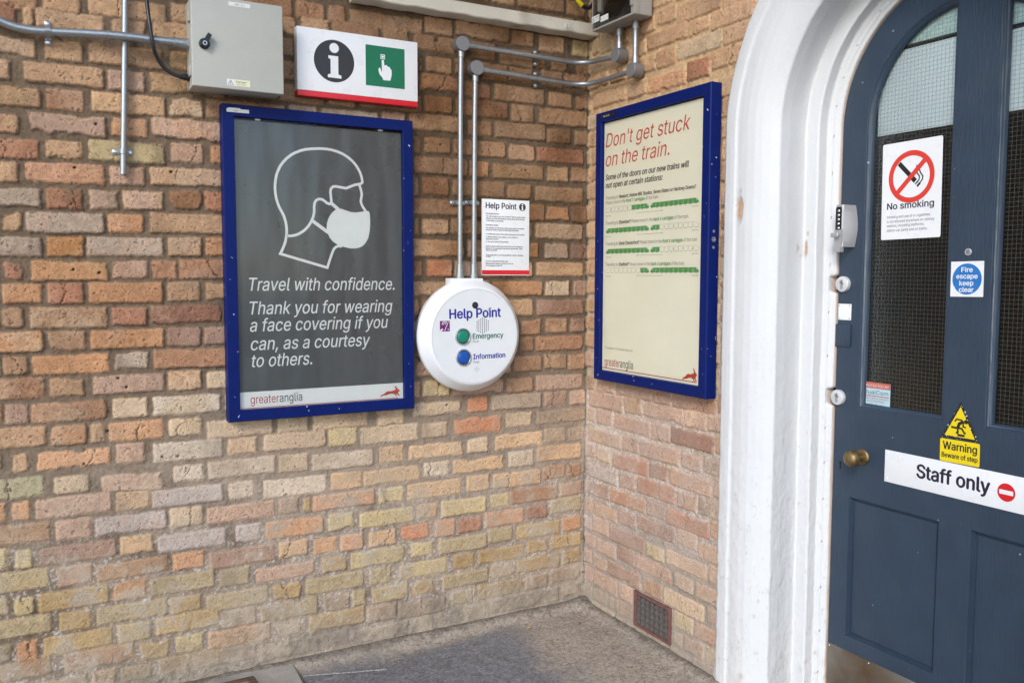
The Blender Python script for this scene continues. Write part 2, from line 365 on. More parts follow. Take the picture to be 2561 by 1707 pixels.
# ------------------------------------------------------------------ brickwork: every brick as read off the walls (left, right, middle height, colour)
BRICK_A = """0 0 3.92|-60 150 110 m;225 335 160 t;350 1020 210 t;415 790 50 t;870 1630 90 t;1680 1900 130 t;1100 1430 290 t;1500 2230 330 t;-350 350 440 t;440 810 500 t;870 1600 550 t;1670 2000 600 t;-250 100 670 t;230 1015 730 t;1060 1420 790 p;1470 2200 830 t;-350 400 930 t;455 825 980 R;900 1620 1020 t;1660 2000 1050 c;2030 2800 1090 b;-250 180 1200 t;280 1040 1220 p;1095 1450 1250 o;1490 2230 1270 p;-300 395 1450 r;440 820 1470 t;870 1620 1490 y;1680 1995 1500 p;2070 2400 1520 o
0 400 3.92|0 180 115 t;245 1030 130 q;1075 1425 155 p;1465 2230 170 t;-350 400 365 g;450 820 380 r;870 1170 390 p;1200 1610 395 p;1670 1985 400 B;2005 2400 410 r;10 215 610 t;250 1025 615 g;1060 1410 620 o;1470 2220 625 t;-300 410 850 g;450 825 850 O;850 1600 850 g;1650 1980 850 t;2020 2400 850 o;25 230 1090 r;305 1065 1085 o;1100 1460 1075 p;1490 1740 1075 R;1760 2230 1070 R;15 415 1310 o;465 820 1310 r;870 1600 1300 o;1645 1970 1290 b;2015 2400 1285 b;20 230 1545 b;290 1055 1545 b;1100 1445 1530 r;1480 2175 1510 m
0 800 3.92|-350 425 220 o;465 840 205 b;890 1610 185 o;1645 1975 165 P;2005 2400 150 P;-300 10 460 y;25 280 450 b;315 1080 435 o;1120 1465 400 g;1510 2230 375 R;-350 445 680 R;485 845 660 b;915 1620 625 p;1650 1980 590 t;2030 2450 580 c;-300 30 930 R;50 285 925 P;300 1050 900 R;1105 1450 860 c;1490 2175 830 w;-350 455 1160 t;495 855 1130 o;890 1040 1105 t;1065 1610 1085 j;1655 1985 1050 c;-300 10 1380 y;120 290 1400 t;345 1090 1365 j;1140 1425 1305 p;1500 2190 1280 w;1700 2005 1500 w
0 1200 3.92|-350 440 95 G;525 885 45 c;980 1600 30 p;-250 60 330 o;105 305 305 j;345 1100 255 p;1135 1475 200 h;1490 2190 155 l;-350 500 545 b;540 900 480 p;930 1640 425 l;1665 1995 360 c;-250 75 790 y;135 330 770 y;380 1150 710 P;1180 1505 630 h;1545 2220 590 l;-350 495 1010 v;555 910 930 p;940 1660 870 b;1690 2010 790 j;-300 100 1260 v;135 335 1240 y;370 1080 1160 Y;1110 1440 1075 o;1470 2110 1010 v;-350 505 1460 v;580 905 1375 Y;945 1650 1290 v;1670 1980 1215 Y
0 1107 2.613|-150 90 1390 v;110 250 1360 o;280 745 1300 Y;-200 340 1500 b;420 890 1400 b;910 1110 1355 Y;1140 1335 1310 y;600 760 1540 t;1030 1450 1430 Y
500 1000 3.92|70 720 270 c;765 1070 235 c;1110 1650 195 c;1740 2010 165 c;270 570 450 c;625 1240 400 c;1265 1545 360 y;1575 2145 335 c;80 745 660 w;775 1065 620 c;1100 1705 590 w;1760 2005 530 h;280 540 880 w;620 1245 850 w;1285 1600 790 h;1605 2165 740 h;70 745 1100 p;770 985 1040 g;990 1100 1020 Y;1110 1720 980 q;1750 2000 930 y;350 600 1300 l;645 1220 1250 j;1260 1515 1190 y;1570 2105 1150 y;2120 2330 1090 h
500 1307 3.92|90 745 330 P;775 1060 250 h;1115 1350 225 j;1380 1605 190 q;1660 1930 150 h;1975 2250 90 J;195 490 530 v;545 1135 480 p;1200 1450 410 Y;1480 2010 340 y;2065 2295 260 y;65 680 750 v;715 1000 670 Y;1040 1610 590 v;1660 1885 520 v;1950 2430 450 y;-430 195 970 Y;215 560 930 d;590 1160 850 v;1215 1480 780 d;1490 1640 740 v;1690 2050 690 v;2085 2305 630 Y;80 700 1110 t;730 1010 1030 d;1060 1620 950 Y;1640 1940 880 d;1950 2410 830 d;-130 560 1310 d;580 1170 1230 D;1185 1460 1140 D;1480 2050 1080 D;2060 2300 990 D
1000 950 3.92|1045 1310 50 b;1340 1800 20 p;230 490 80 y;120 610 280 c;670 870 240 J;905 1390 210 g;1420 1640 180 P;1670 1825 170 p;225 475 490 c;520 1000 440 J;1045 1300 390 c;1340 1820 350 d;90 620 690 h;660 870 640 c;930 1400 590 h;1420 1640 540 d;1650 1810 530 d;235 490 870 w;525 1025 830 h;1070 1315 770 w;1345 1785 710 h;75 610 1070 h;660 880 1010 h;915 1385 970 h;1400 1625 900 R;1645 1785 880 R;410 850 1240 y;885 1080 1180 y;1090 1550 1120 R;1570 1790 1060 P;345 545 1450 J;575 810 1420 r;835 1220 1350 q;1240 1455 1290 M;1480 1785 1220 v
1000 1250 3.92|385 860 430 v;870 1110 340 v;1150 1575 290 Y;1590 1780 230 o;525 740 600 Y;770 1220 530 Y;1245 1455 450 Y;1485 1785 400 Y;415 870 770 v;900 1110 690 Y;1145 1575 620 Y;1590 1775 550 Y;505 720 950 y;760 1210 870 Y;1235 1450 800 b;1480 1770 720 b;480 850 1110 D;880 1560 980 D;1580 1780 870 b;780 1240 1170 D;1255 1470 1120 D;1480 1790 1030 D
950 50 3.92|-300 420 20 b;445 720 60 b;745 1275 105 b;1300 1515 180 b;1570 1815 235 t;1890 2060 280 y;30 300 150 b;340 860 240 b;900 1140 300 b;1180 1510 370 b;1540 1640 410 b;1680 1850 430 t;1935 2080 500 b;380 415 420 b;455 710 440 t;740 960 460 b;1000 1255 510 b;1265 1510 540 b;1590 1800 580 b;1810 2030 600 b;390 790 620 o;830 1095 690 R;1130 1620 730 b;1660 1890 780 b;1930 2070 810 b;440 715 830 R;750 1265 870 R;1295 1515 920 b;1565 2035 960 b;290 820 1010 t;860 1110 1060 b;1135 1630 1090 b;1645 1880 1140 b;1920 2060 1160 b;330 405 1220 b;440 700 1230 b;730 1240 1260 b;1270 1525 1300 t;1545 2005 1330 r;330 870 1430 R;885 1075 1460 o;1115 1610 1490 b;1645 1855 1510 t;1885 2060 1520 b
950 400 3.92|330 385 260 b;420 685 260 R;720 1235 280 b;1255 1490 310 b;1530 2000 340 b;330 800 460 R;830 1180 490 R;1240 1620 510 o;1630 1865 520 o;1885 2060 535 b;330 390 650 b;420 685 655 t;705 1230 660 b;1260 1495 690 b;1530 1995 700 c;330 835 865 t;865 1100 870 p;1120 1560 880 o;1625 1850 890 g;1885 2045 900 P;330 420 1065 R;470 715 1060 J;740 1240 1070 p;1260 1500 1070 t;1540 2000 1070 t;330 800 1260 t;820 1080 1260 t;1110 1600 1260 o;1625 1865 1260 c;1900 2055 1255 P;330 390 1440 b;400 700 1440 R;720 1220 1440 b;1240 1510 1445 t;1545 2000 1440 P
950 650 2.24|790 905 375 R;930 1055 365 R;1065 1150 365 P;790 865 470 R;880 1140 465 R;750 910 580 b;920 1050 570 b;1060 1150 570 b;205 300 610 p"""
BRICK_B = """1400 0 2.69|785 1080 45 t;580 780 115 t;510 640 170 t;1090 1300 -30 t;580 855 245 t;860 1005 170 t;1015 1310 90 t;515 575 320 t;515 640 430 t;645 780 385 t;785 1085 305 c;1090 1270 220 t;220 440 650 t;450 575 600 t;580 845 540 j;850 1000 460 r;1015 1215 380 t;270 350 290 c;395 460 235 t;215 265 310 c
1700 250 2.24|228 300 40 t;228 300 160 t;228 300 285 t;228 300 400 t;228 300 545 P;228 300 675 o;228 300 800 P
1700 600 2.24|222 300 40 P;222 300 148 g;222 300 280 P;222 300 410 P;222 300 530 P;222 300 650 g;222 300 785 P
1430 940 2.1333|130 225 55 p;230 420 80 P;425 525 110 P;530 770 140 P;775 840 150 P;90 270 135 p;275 370 160 p;375 595 195 p;595 715 235 p;722 830 258 p;75 120 205 c;130 215 225 p;222 415 265 p;420 520 305 p;522 755 340 M;762 830 372 t;85 260 330 c;265 355 365 p;360 570 410 p;575 690 460 p;695 830 492 g;80 115 395 p;122 205 420 c;213 405 470 r;408 508 510 P;515 742 570 p;748 830 612 p;75 243 520 l;247 340 565 P;345 553 610 r;558 665 670 p;670 830 715 g;65 110 590 l;118 198 615 P;203 390 665 r;393 498 715 P;503 730 785 J;733 830 832 t;70 240 720 t;243 342 765 P;343 547 815 P;555 665 870 c
1430 1287 2.1333|65 107 40 l;108 195 60 p;200 385 130 P;390 490 200 y;500 720 265 h;727 810 325 h;670 810 210 h;65 125 135 p;130 232 180 p;237 332 215 P;332 530 290 p;540 645 365 g;655 790 425 g;65 105 220 p;108 185 255 p;190 370 320 P;380 480 395 b;487 703 480 c;715 790 545 g;65 240 350 p;245 320 415 p;540 645 575 y;650 780 640 p;60 105 405 g;107 190 435 g;195 250 480 g;250 320 510 p;535 585 660 c;595 705 710 p;710 775 760 c;70 225 515 c;230 325 600 g;330 510 680 v;515 625 765 v;640 770 835 g"""

def desat(c, a=.08):
    g = .3*c[0]+.55*c[1]+.15*c[2]; return tuple(x+(g-x)*a for x in c)
TAN = lin((188, 153, 118))
BC = {k: tuple(.68*a+.32*b for a, b in zip(desat(lin(v)), TAN)) for k, v in dict(t=(192,152,116), c=(206,182,152), w=(216,200,180), p=(188,154,136), P=(160,126,114), r=(168,102,78), R=(156,106,78),
  m=(118,64,58), M=(148,98,86), o=(190,132,88), O=(184,120,60), J=(204,118,78), j=(208,150,108), h=(210,172,132), q=(204,150,118), g=(176,160,144),
  l=(184,176,174), b=(160,122, 92), B=(124,74,46), y=(196,178,130), Y=(168,140,88), v=(168,154,118), G=(160,166,132), d=(146,132,116), D=(138,130,120)).items()}
Z0, PITCHZ = .054, .079
def read_bricks(S_, F):
    rows = {}
    for ln in S_.split('\n'):
        h, b = ln.split('|'); ox, oy, s = map(float, h.split())
        for e in b.split(';'):
            xl, xr, yc, c = e.split(); xl, xr, yc = float(xl), float(xr), float(yc)
            a = F(ox+xl/s, oy+yc/s)[0]; d = F(ox+xr/s, oy+yc/s)[0]; z = F(ox+(xl+xr)/2/s, oy+yc/s)[1]
            rows.setdefault(round((z-Z0)/PITCHZ), []).append((a, d, z, c))
    return rows
def fill_rows(rows, u0, u1, ztop, rng, codes):
    out = []
    for k in range(-1, int((ztop-Z0)/PITCHZ)+1):
        L = sorted(rows.get(k, [])); zz = [(.5*(a+d), z) for a, d, z, c in L] or [((u0+u1)/2, Z0+k*PITCHZ)]
        fz = lambda x: float(np.interp(x, [q[0] for q in zz], [q[1] for q in zz]))
        sm = lambda x: .55*fz(x)+.45*np.mean([fz(x-.25), fz(x+.25)])
        edge = u0; st = rng.random() < .5; gaps = []
        for a, d, z, c in L: gaps.append((edge, a)); edge = max(edge, d); out.append((a, d, z, c, k))
        gaps.append((edge, u1))
        for a, d in gaps:
            x = a+(.012 if a > u0 else -.1*rng.random())
            while x < d-.03:
                ln = .222 if st else .106; st = not st
                e = min(x+ln, d-.012 if d < u1 else d+.0)
                if d-e < .05: e = d-.012
                if e-x > .025: out.append((x, e, sm((x+e)/2), rng.choice(codes(k)), k))
                x = e+.013
    return out
def brick_wall(name, ua, va, bricks, fr, mortar, seed, keep=None, post=None):
    rng = random.Random(seed); U, V = np.meshgrid(ua, va)
    wu = fbm(U, V, 30, seed, 3)*.0022+fbm(U, V, 120, seed+3, 2)*.0022; wv = fbm(U, V, 30, seed+5, 3)*.0028+fbm(U, V, 120, seed+9, 2)*.0022
    UU = U+wu; VV = V+wv
    n1 = fbm(U, V, 14, seed+20, 4); n2 = fbm(U, V, 55, seed+21, 3); n3 = fbm(U, V, 160, seed+22, 2); n4 = fbm(U, V, 7, seed+33, 2)
    mask = np.zeros_like(U); hb = np.zeros_like(U); col = np.zeros(U.shape+(3,)); sdm = np.full(U.shape, -.05)
    for a, d, z, c, k in bricks:
        i0, i1 = np.searchsorted(ua, [a-.02, d+.02]); j0, j1 = np.searchsorted(va, [z-.055, z+.055])
        if i1-i0 < 2 or j1-j0 < 2: continue
        s = (slice(j0, j1), slice(i0, i1)); x = UU[s]; y = VV[s]
        hh = .0325+rng.uniform(-.0025, .0025); rad = rng.choice([.004, .006, .006, .012]); tl = rng.uniform(-.012, .012)
        ero = rng.choice([0, 0, 0, 1, 2])*.004
        dx = np.abs(x-(a+d)/2)-(d-a)/2+rad; dy = np.abs(y-z-tl*(x-(a+d)/2))-hh+rad
        sd = np.hypot(np.maximum(dx, 0), np.maximum(dy, 0))+np.minimum(np.maximum(dx, dy), 0)-rad
        sd = sd+ero*np.maximum(0, fbm(x, y, 22, seed+int(a*977) % 97, 2)+.1)*1.6
        mk = sstep(.0016, -.0016, sd); base = np.array(BC[c]); al = np.array(BC[rng.choice('tcpPRbogY' if c not in 'vGYyD' else 'vYyd')])
        base = base*(1+rng.uniform(-.08, .08))
        t = np.clip(.25+1.3*n1[s]+.3*n2[s]+rng.uniform(-.25, .25), 0, .85)[..., None]
        cc = base*(1-t)+(.5*base+.5*al)*t
        if rng.random() < .45:                               # a brick burnt or bleached towards one end
            g = sstep(-.3, .9, (x-(a+d)/2)/(d-a)*rng.choice([-2, 2])+1.1*n1[s]); cc = cc*(1-(g*rng.uniform(.1, .3))[..., None]) if rng.random() < .6 else cc*(1+(g*.18)[..., None])
        cc = cc*(1+.24*n2[s]+.17*n3[s])[..., None]
        wear = sstep(-.008, .0, sd)*np.clip(.45+1.2*n2[s], 0, 1)           # mortar smeared over the arrises
        mo = mortar(U[s], V[s], n1[s], n2[s], n3[s])
        cc = cc*(1-.6*wear[..., None])+mo*.6*wear[..., None]
        pit = sstep(.46, .62, n3[s]+.35*n2[s]); cc = cc*(1-.55*pit[..., None])
        crk_ = 0
        if rng.random() < .16:                                            # a hairline crack across the brick
            xc = a+(d-a)*rng.uniform(.25, .75); sl_ = rng.uniform(-.5, .5); crk_ = sstep(.0024, .0010, np.abs(x-xc-sl_*(y-z)-.012*fbm(x, y, 60, seed+5, 2))); cc = cc*(1-.7*crk_[..., None])
        off = rng.uniform(-.0022, .002); tx = rng.uniform(-.012, .012); ty = rng.uniform(-.02, .02); ro = rng.choice([.6, 1, 1, 1.6])
        h = off+tx*(x-(a+d)/2)+ty*(y-z)+ro*(.0016*n2[s]+.0012*n3[s]+.0014*n1[s])-.0035*pit-.004*crk_
        h = h-.0045*sstep(-.0075, .001, sd)
        new = mk > mask[s]; mask[s] = np.where(new, mk, mask[s]); hb[s] = np.where(new, h, hb[s]); col[s] = np.where(new[..., None], cc, col[s]); sdm[s] = np.where(new, -sd, sdm[s])
    mo = mortar(U, V, n1, n2, n3); m3 = mask[..., None]
    hm = -.0092+.0042*sstep(1.15, .7, V+.25*n4)+.0028*n1+.002*n2+.0016*n3+.003*np.clip(n4, 0, 1)
    Hh = hm*(1-mask)+hb*mask; T = mo*(1-m3)+col*m3
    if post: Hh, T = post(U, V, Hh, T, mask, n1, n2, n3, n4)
    P = np.stack([U, -Hh, V], -1) if fr == 'A' else np.stack([-Hh, -U, V], -1)
    if fr == 'B': P = P[:, ::1]
    kp = None
    if keep is not None:
        kp = keep(.5*(U[:-1, :-1]+U[1:, 1:]), .5*(V[:-1, :-1]+V[1:, 1:]))
    return grid_mesh(name, P, np.clip(T, .004, .9), M_brick, kp)
M_brick = attr_mat('weathered_brick', .92, 300, .26, .0024, .2, pits=(210, .65))
def mortar_a(U, V, n1, n2, n3):
    top = np.array(lin((116, 99, 82))); low = np.array(lin((148, 132, 119)))
    t = sstep(1.25, .45, V+.25*n1)*sstep(-2.6, -1.0, U+.3*n1); c = top*(1-t[..., None])+low*t[..., None]
    c = c*(1+.18*n1+.18*n2+.2*n3)[..., None]
    salt = sstep(.22, .5, n3+.3*n2+.25*n1)*sstep(.75, .4, V)*.5
    return c*(1-salt[..., None])+np.array((.62, .60, .58))*salt[..., None]
def post_a(U, V, Hh, T, mask, n1, n2, n3, n4):
    g = sstep(.20, .03, V+.05*n1-.04*sstep(-.8, -.1, U))*.75               # grey splash-back along the pavement
    gr = np.array(lin((132, 124, 114)))*(1+.25*n2+.2*n3)[..., None]
    T = T*(1-g[..., None])+gr*g[..., None]; Hh = Hh*(1-.5*g)+(.004*n1+.003*n2)*g*.8
    s = sstep(.58, .76, n3+.4*n2+.25*n1)*sstep(.70, .40, V)*sstep(.0, .15, V)*.5; T = T*(1-s[..., None])+np.array((.66, .64, .62))*s[..., None]
    for hx, hy in ((186, 419), (428, 430), (210, 1159), (445, 1140), (270, 1078), (316, 968), (295, 945), (240, 310), (184, 674), (248, 682), (1102, 361), (1315, 426), (406, 1142), (1118, 1012)):
        hu, hv = PA(hx, hy); k_ = sstep(.0052, .0036, np.hypot(U-hu, V-hv)); T = T*(1-.93*k_[..., None]); Hh = Hh-.008*k_
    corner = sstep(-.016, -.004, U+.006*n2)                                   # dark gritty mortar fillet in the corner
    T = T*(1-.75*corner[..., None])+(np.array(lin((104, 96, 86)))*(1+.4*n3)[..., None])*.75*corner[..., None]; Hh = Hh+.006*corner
    d = sstep(.15, .6, n4+.3*n1)*sstep(1.3, 1.7, V)*sstep(-1.3, -.8, U)*.0                       # roof shade as colour on the upper end, weighted to nothing
    sm_ = sstep(.12, .42, n1+.6*n2+.3*n4)*sstep(.85, .45, V)*.62*mask                                # mortar and lime smeared over the lowest courses
    T = T*(1-sm_[..., None])+(np.array(lin((160, 148, 134)))*(1+.2*n3+.2*n2)[..., None])*sm_[..., None]; Hh = Hh*(1-.5*sm_)
    bl_ = sstep(1.18, .72, V+.22*n4+.08*n1)*sstep(-2.6, -1.6, U+.5*n4)*(.20+.22*n1+.12*n4).clip(0, .5)                 # dusty bleaching of the lower courses
    T = T*(1-bl_[..., None])+np.array(lin((196, 180, 160)))*bl_[..., None]
    so_ = sstep(1.05, 1.75, V+.2*n4)*(.09+.27*sstep(-1.5, -.6, U))*(1+.8*n4+.6*n1).clip(.2, 1.8)               # overhead roof shade on the upper courses, put into their colour
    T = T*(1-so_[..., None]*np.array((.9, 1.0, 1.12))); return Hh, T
rngA = random.Random(5)
rowsA = read_bricks(BRICK_A, PA); rowsB = read_bricks(BRICK_B, PB)
codesA = lambda k: 'vYydbt' if k < 5 else ('chpbwgo' if k < 12 else ('tbRogp' if k < 26 else 'btbR'))
fine = np.arange(-2.42, .036, .0035); ua = np.r_[np.arange(-4.3, -2.42, .012), fine]; va = np.r_[np.arange(-.06, 2.66, .0035), np.arange(2.66, 3.25, .012)]
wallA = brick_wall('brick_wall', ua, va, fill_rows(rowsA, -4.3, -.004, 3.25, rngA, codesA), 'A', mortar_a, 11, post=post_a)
tag(wallA, 'long wall of mixed tan and orange stock bricks carrying the grey mask poster', 'wall')
def mortar_b(U, V, n1, n2, n3):
    top = np.array(lin((190, 160, 124))); mid = np.array(lin((182, 164, 144))); low = np.array(lin((150, 140, 128)))
    t = sstep(1.9, 1.2, V)[..., None]; c = top*(1-t)+mid*t; t = sstep(.75, .4, V)[..., None]; c = c*(1-t)+low*t
    c = c*(1+.14*n1+.14*n2+.2*n3)[..., None]
    salt = sstep(.0, .35, n3+.3*n2+.35*n1)*sstep(.35, .5, V)*sstep(1.05, .9, V)*.6
    return c*(1-salt[..., None])+np.array((.68, .66, .64))*salt[..., None]
def post_b(U, V, Hh, T, mask, n1, n2, n3, n4):
    band = sstep(.30, .48, V)*sstep(.86, .70, V)*sstep(.55, .30, U)
    s = sstep(.42, .62, n3+.25*n2+.25*n1)*band*.7; T = T*(1-s[..., None])+np.array((.70, .68, .66))*s[..., None]
    ck = sstep(.62, .7, n3+.2*n2)*(1-mask)*sstep(.3, .6, n4+.2); T = T*(1-.8*ck[..., None]); Hh = Hh-.006*ck
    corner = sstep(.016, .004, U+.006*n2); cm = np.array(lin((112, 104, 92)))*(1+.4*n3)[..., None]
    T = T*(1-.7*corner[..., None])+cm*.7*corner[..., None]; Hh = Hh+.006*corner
    ds = sstep(1.05, .85, V+.1*n1)*(.33+.3*n4+.25*n1).clip(.08, .62); T = T*(1-ds[..., None])+np.array(lin((184, 166, 157)))*ds[..., None]
    g = sstep(.16, .02, V+.05*n1)*.55; gr = np.array(lin((150, 142, 130)))*(1+.2*n2)[..., None]
    return Hh*(1-.4*g), T*(1-g[..., None])+gr*g[..., None]
UC, ZC = 1.5605, 1.9361                                                   # centre line and springing of the doorway arch
codesB = lambda k: 'pPcg' if k < 14 else 'ttttch'
ub = np.r_[np.arange(0, 1.0, .0032), np.arange(1.0, 4.2, .014)]; vb = np.r_[np.arange(-.06, 2.62, .0034), np.arange(2.62, 3.25, .012)]
AB = [PB(1540+x/4.48, 1440+y/4.48) for x, y in ((212, 172), (628, 345), (608, 775), (210, 535))]      # corners of the air brick
def keep_b(U, V):
    r = np.where(V < ZC, np.abs(U-UC), np.hypot(U-UC, V-ZC))
    a0, a1 = (AB[0][0]+AB[3][0])/2, (AB[1][0]+AB[2][0])/2; b1, b0 = (AB[0][1]+AB[1][1])/2, (AB[2][1]+AB[3][1])/2
    return (r > .60) & ~((U > a0+.004) & (U < a1-.004) & (V > b0+.004) & (V < b1-.004))
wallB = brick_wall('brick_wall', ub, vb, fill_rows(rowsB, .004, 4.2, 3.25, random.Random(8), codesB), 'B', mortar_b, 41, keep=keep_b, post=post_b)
tag(wallB, 'shorter pinkish brick wall with white salt bloom beside the arched doorway', 'wall')
# ------------------------------------------------------------------ ground: one sheet, worn tarmac with gritty margins along the walls
M_ground = attr_mat('worn_tarmac', .93, 260, .32, .0022, .2)
gx = np.r_[-60, -30, -15, -8, np.arange(-4.4, -2.5, .06), np.arange(-2.5, .32, .0055), np.arange(.35, .7, .05), 4, 10, 30, 60]
gy = np.r_[-60, -30, -15, -8, np.arange(-5, -2.2, .06), np.arange(-2.2, .03, .0055), .1, 4, 30, 60]
GX, GY = np.meshgrid(gx, gy)
g1 = fbm(GX, GY, 6, 3, 4); g2 = fbm(GX, GY, 40, 4, 3); g3 = fbm(GX, GY, 150, 6, 2)
near = (GX < .3) & (GX > -4.5) & (GY > -5)
dA = -GY; dB = -GX
mA = sstep(.17, .05, dA+.06*g1+.02*g2)*near; mB = sstep(.58, .34, dB+.14*g1+.03*g2)*near; mg = np.maximum(mA, mB)
tar = np.array(lin((119, 118, 120)))*(1+.16*g1+.18*g2+.42*g3)[..., None]; grit = np.array(lin((164, 153, 140)))*(1+.22*g1+.24*g2+.5*g3)[..., None]
TG = tar*(1-mg[..., None])+grit*mg[..., None]
sp = sstep(.45, .6, g3+.3*g2)*np.where(mg > .3, .7, .4)*near; TG = TG*(1-sp[..., None])+np.array((.30, .285, .26))*sp[..., None]
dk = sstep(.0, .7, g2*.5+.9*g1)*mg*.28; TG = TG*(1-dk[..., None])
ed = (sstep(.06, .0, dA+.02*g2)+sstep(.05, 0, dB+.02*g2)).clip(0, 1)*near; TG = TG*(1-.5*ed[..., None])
GZ = (.02*sstep(.10, .0, dA+.03*g1)+.012*sstep(.10, 0, dB+.03*g1))*near+(.002*g1+.0016*g2+.0016*g3)*near-.002
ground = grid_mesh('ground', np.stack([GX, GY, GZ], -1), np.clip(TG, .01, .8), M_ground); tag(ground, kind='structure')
ground['label'] = 'worn dark tarmac with gritty margins along the walls'
# ------------------------------------------------------------------ painted stone doorway arch, swept round the opening
M_stone = attr_mat('thick_white_masonry_paint', .55, 60, .02, .0012, .35)
PROF = [(.700, .004), (.692, -.010), (.684, -.015), (.660, -.017), (.641, -.0165), (.635, -.0125), (.629, -.0115), (.612, -.0125), (.588, -.0120), (.560, -.007), (.535, .003), (.512, .0165), (.4905, .0335), (.4872, .0375), (.4875, .043),
        (.490, .08), (.4955, .115), (.501, .15), (.5025, .166), (.500, .1705), (.478, .171), (.455, .172), (.4505, .175), (.4510, .195), (.4525, .2125), (.4495, .216),
        (.4415, .2185), (.4395, .2245), (.434, .2225), (.429, .2235), (.4245, .2295), (.4165, .231), (.4150, .236), (.415, .262)]
def dens(p, st):
    o = [p[0]]
    for a, b in zip(p[:-1], p[1:]):
        n = max(1, int(math.hypot(b[0]-a[0], b[1]-a[1])/st)); o += [(a[0]+(b[0]-a[0])*i/n, a[1]+(b[1]-a[1])*i/n) for i in range(1, n+1)]
    return np.array(o)
pr = dens(PROF, .0035)
st1 = np.arange(-.03, ZC, .007); th = np.arange(0, math.pi, .0105); Lp = np.r_[st1, ZC+th*.55, (ZC+math.pi*.55)+np.arange(0, ZC+.03, .04)]
PS, RR = np.meshgrid(Lp, pr[:, 0]); XX = np.repeat(pr[:, 1][:, None], len(Lp), 1); prl = np.cumsum(np.r_[0, np.hypot(*np.diff(pr, axis=0).T)]); QL = np.repeat(prl[:, None], len(Lp), 1)
a1 = fbm(PS, QL*1.5, 9, 61, 3); a2 = fbm(PS, QL*1.1, 40, 62, 3); a3 = fbm(PS*.8, QL*1.3, 120, 63, 2)
low = sstep(1.6, .4, PS)
edge = sstep(.02, 0, QL); rip = sstep(.25, .28, QL)*sstep(.31, .29, QL)
RD = RR+(.004*a1+.003*a2)*edge*1.6+.0009*a1+(.0003+.0014*low)*a2+.0009*a3*(.15+low); RD = RD-0*edge; RD = RD+edge*.012*sstep(.5, .0, PS)
XD = XX-(.0012*a1+(.0003+.0013*low)*a2+.0006*low*a3)
for zn in (PB(2105, 710, -.228)[1], PB(2092, 993, -.228)[1]):           # frame cut away round the lock cylinders
    nk = sstep(.0285, .0265, np.abs(PS-zn)); RD = np.where((RR < .447) & (XX > .2), RD+(np.maximum(RD, .437)-RD)*nk, RD)
ang = np.clip((PS-ZC)/.55, 0, math.pi); dn = np.where(PS > ZC+math.pi*.55, PS-(ZC+math.pi*.55), 0)
AU = UC-RD*np.cos(ang); AV = np.where(PS < ZC, PS, ZC+RD*np.sin(ang)-dn)
TW = np.ones(PS.shape+(3,))*np.array((.63, .638, .65)); TW = TW*(1+.025*a1)[..., None]
crk = sstep(.009, .003, np.abs(fbm(PS+.02*a2, QL*.35+.03*a1, 4.2, 77, 2)))*sstep(.1, .3, fbm(PS, QL, 3, 78, 1))*0; TW = TW*(1-crk[..., None])
dirt = sstep(.25, .7, a1+.4*a2)*sstep(.5, .1, PS)*.16+sstep(.40, .6, a3*.7+a2*.5)*low*.22; TW = TW*(1-dirt[..., None]*np.array((.8, .9, 1.1)))
for (px, py, w, ru, rv) in ((1851, 523, .012, .013, .046), (2012, 625, -.165, .006, .024), (2014, 585, -.16, .003, .006), (1912, 1447, 0, .004, .008)):
    cu_, cv_ = PB(px, py, w); d = np.hypot((AU-cu_)/ru, (AV-cv_)/rv)+.5*a2*1.4+.3*a3
    near_w = np.abs(-XX-w) < .03; k_ = sstep(1.05, .85, d)*near_w; rim = sstep(1.5, 1.05, d)*(1-k_)*near_w*.3
    TW = TW*(1-rim[..., None]); TW = TW*(1-k_[..., None])+np.array(lin((188, 158, 132)))*(1+.3*a3)[..., None]*k_[..., None]; XD = XD+.003*k_
for zk in np.arange(.12, 2.9, .137):                                     # rusty nail heads down the frame moulding
    kk = sstep(.0045, .0025, np.hypot(PS-zk-.03*math.sin(zk*40), (RR-.4335)*1.0))*(XX > .2); TW = TW*(1-kk[..., None])+np.array((.22, .11, .07))*kk[..., None]*1.0
bead = (QL > prl[-1]-.026-.012) & (XX < .262); raw = sstep(.4165, .4155, RR)*sstep(.229, .236, XX)*.6
TW = TW*(1-raw[..., None])+np.array(lin((214, 184, 160)))*raw[..., None]
arch = thing('door_arch', 'thick white painted stone arch moulding framing the blue door', 'door surround', 'B', (UC, 0, 0))
A_ = np.stack([AU-UC, AV, -XD], -1)
cutj = int(np.argmax(pr[:, 1] > .1755))
stone = grid_mesh('stone_moulding', A_[:cutj+1], np.clip(TW[:cutj+1], .02, .85), M_stone); stone.parent = arch
fram = grid_mesh('timber_frame', A_[cutj:], np.clip(TW[cutj:], .02, .85), M_stone); fram.parent = arch
for k in range(26):                                                            # rusty nail heads down the frame
    pass
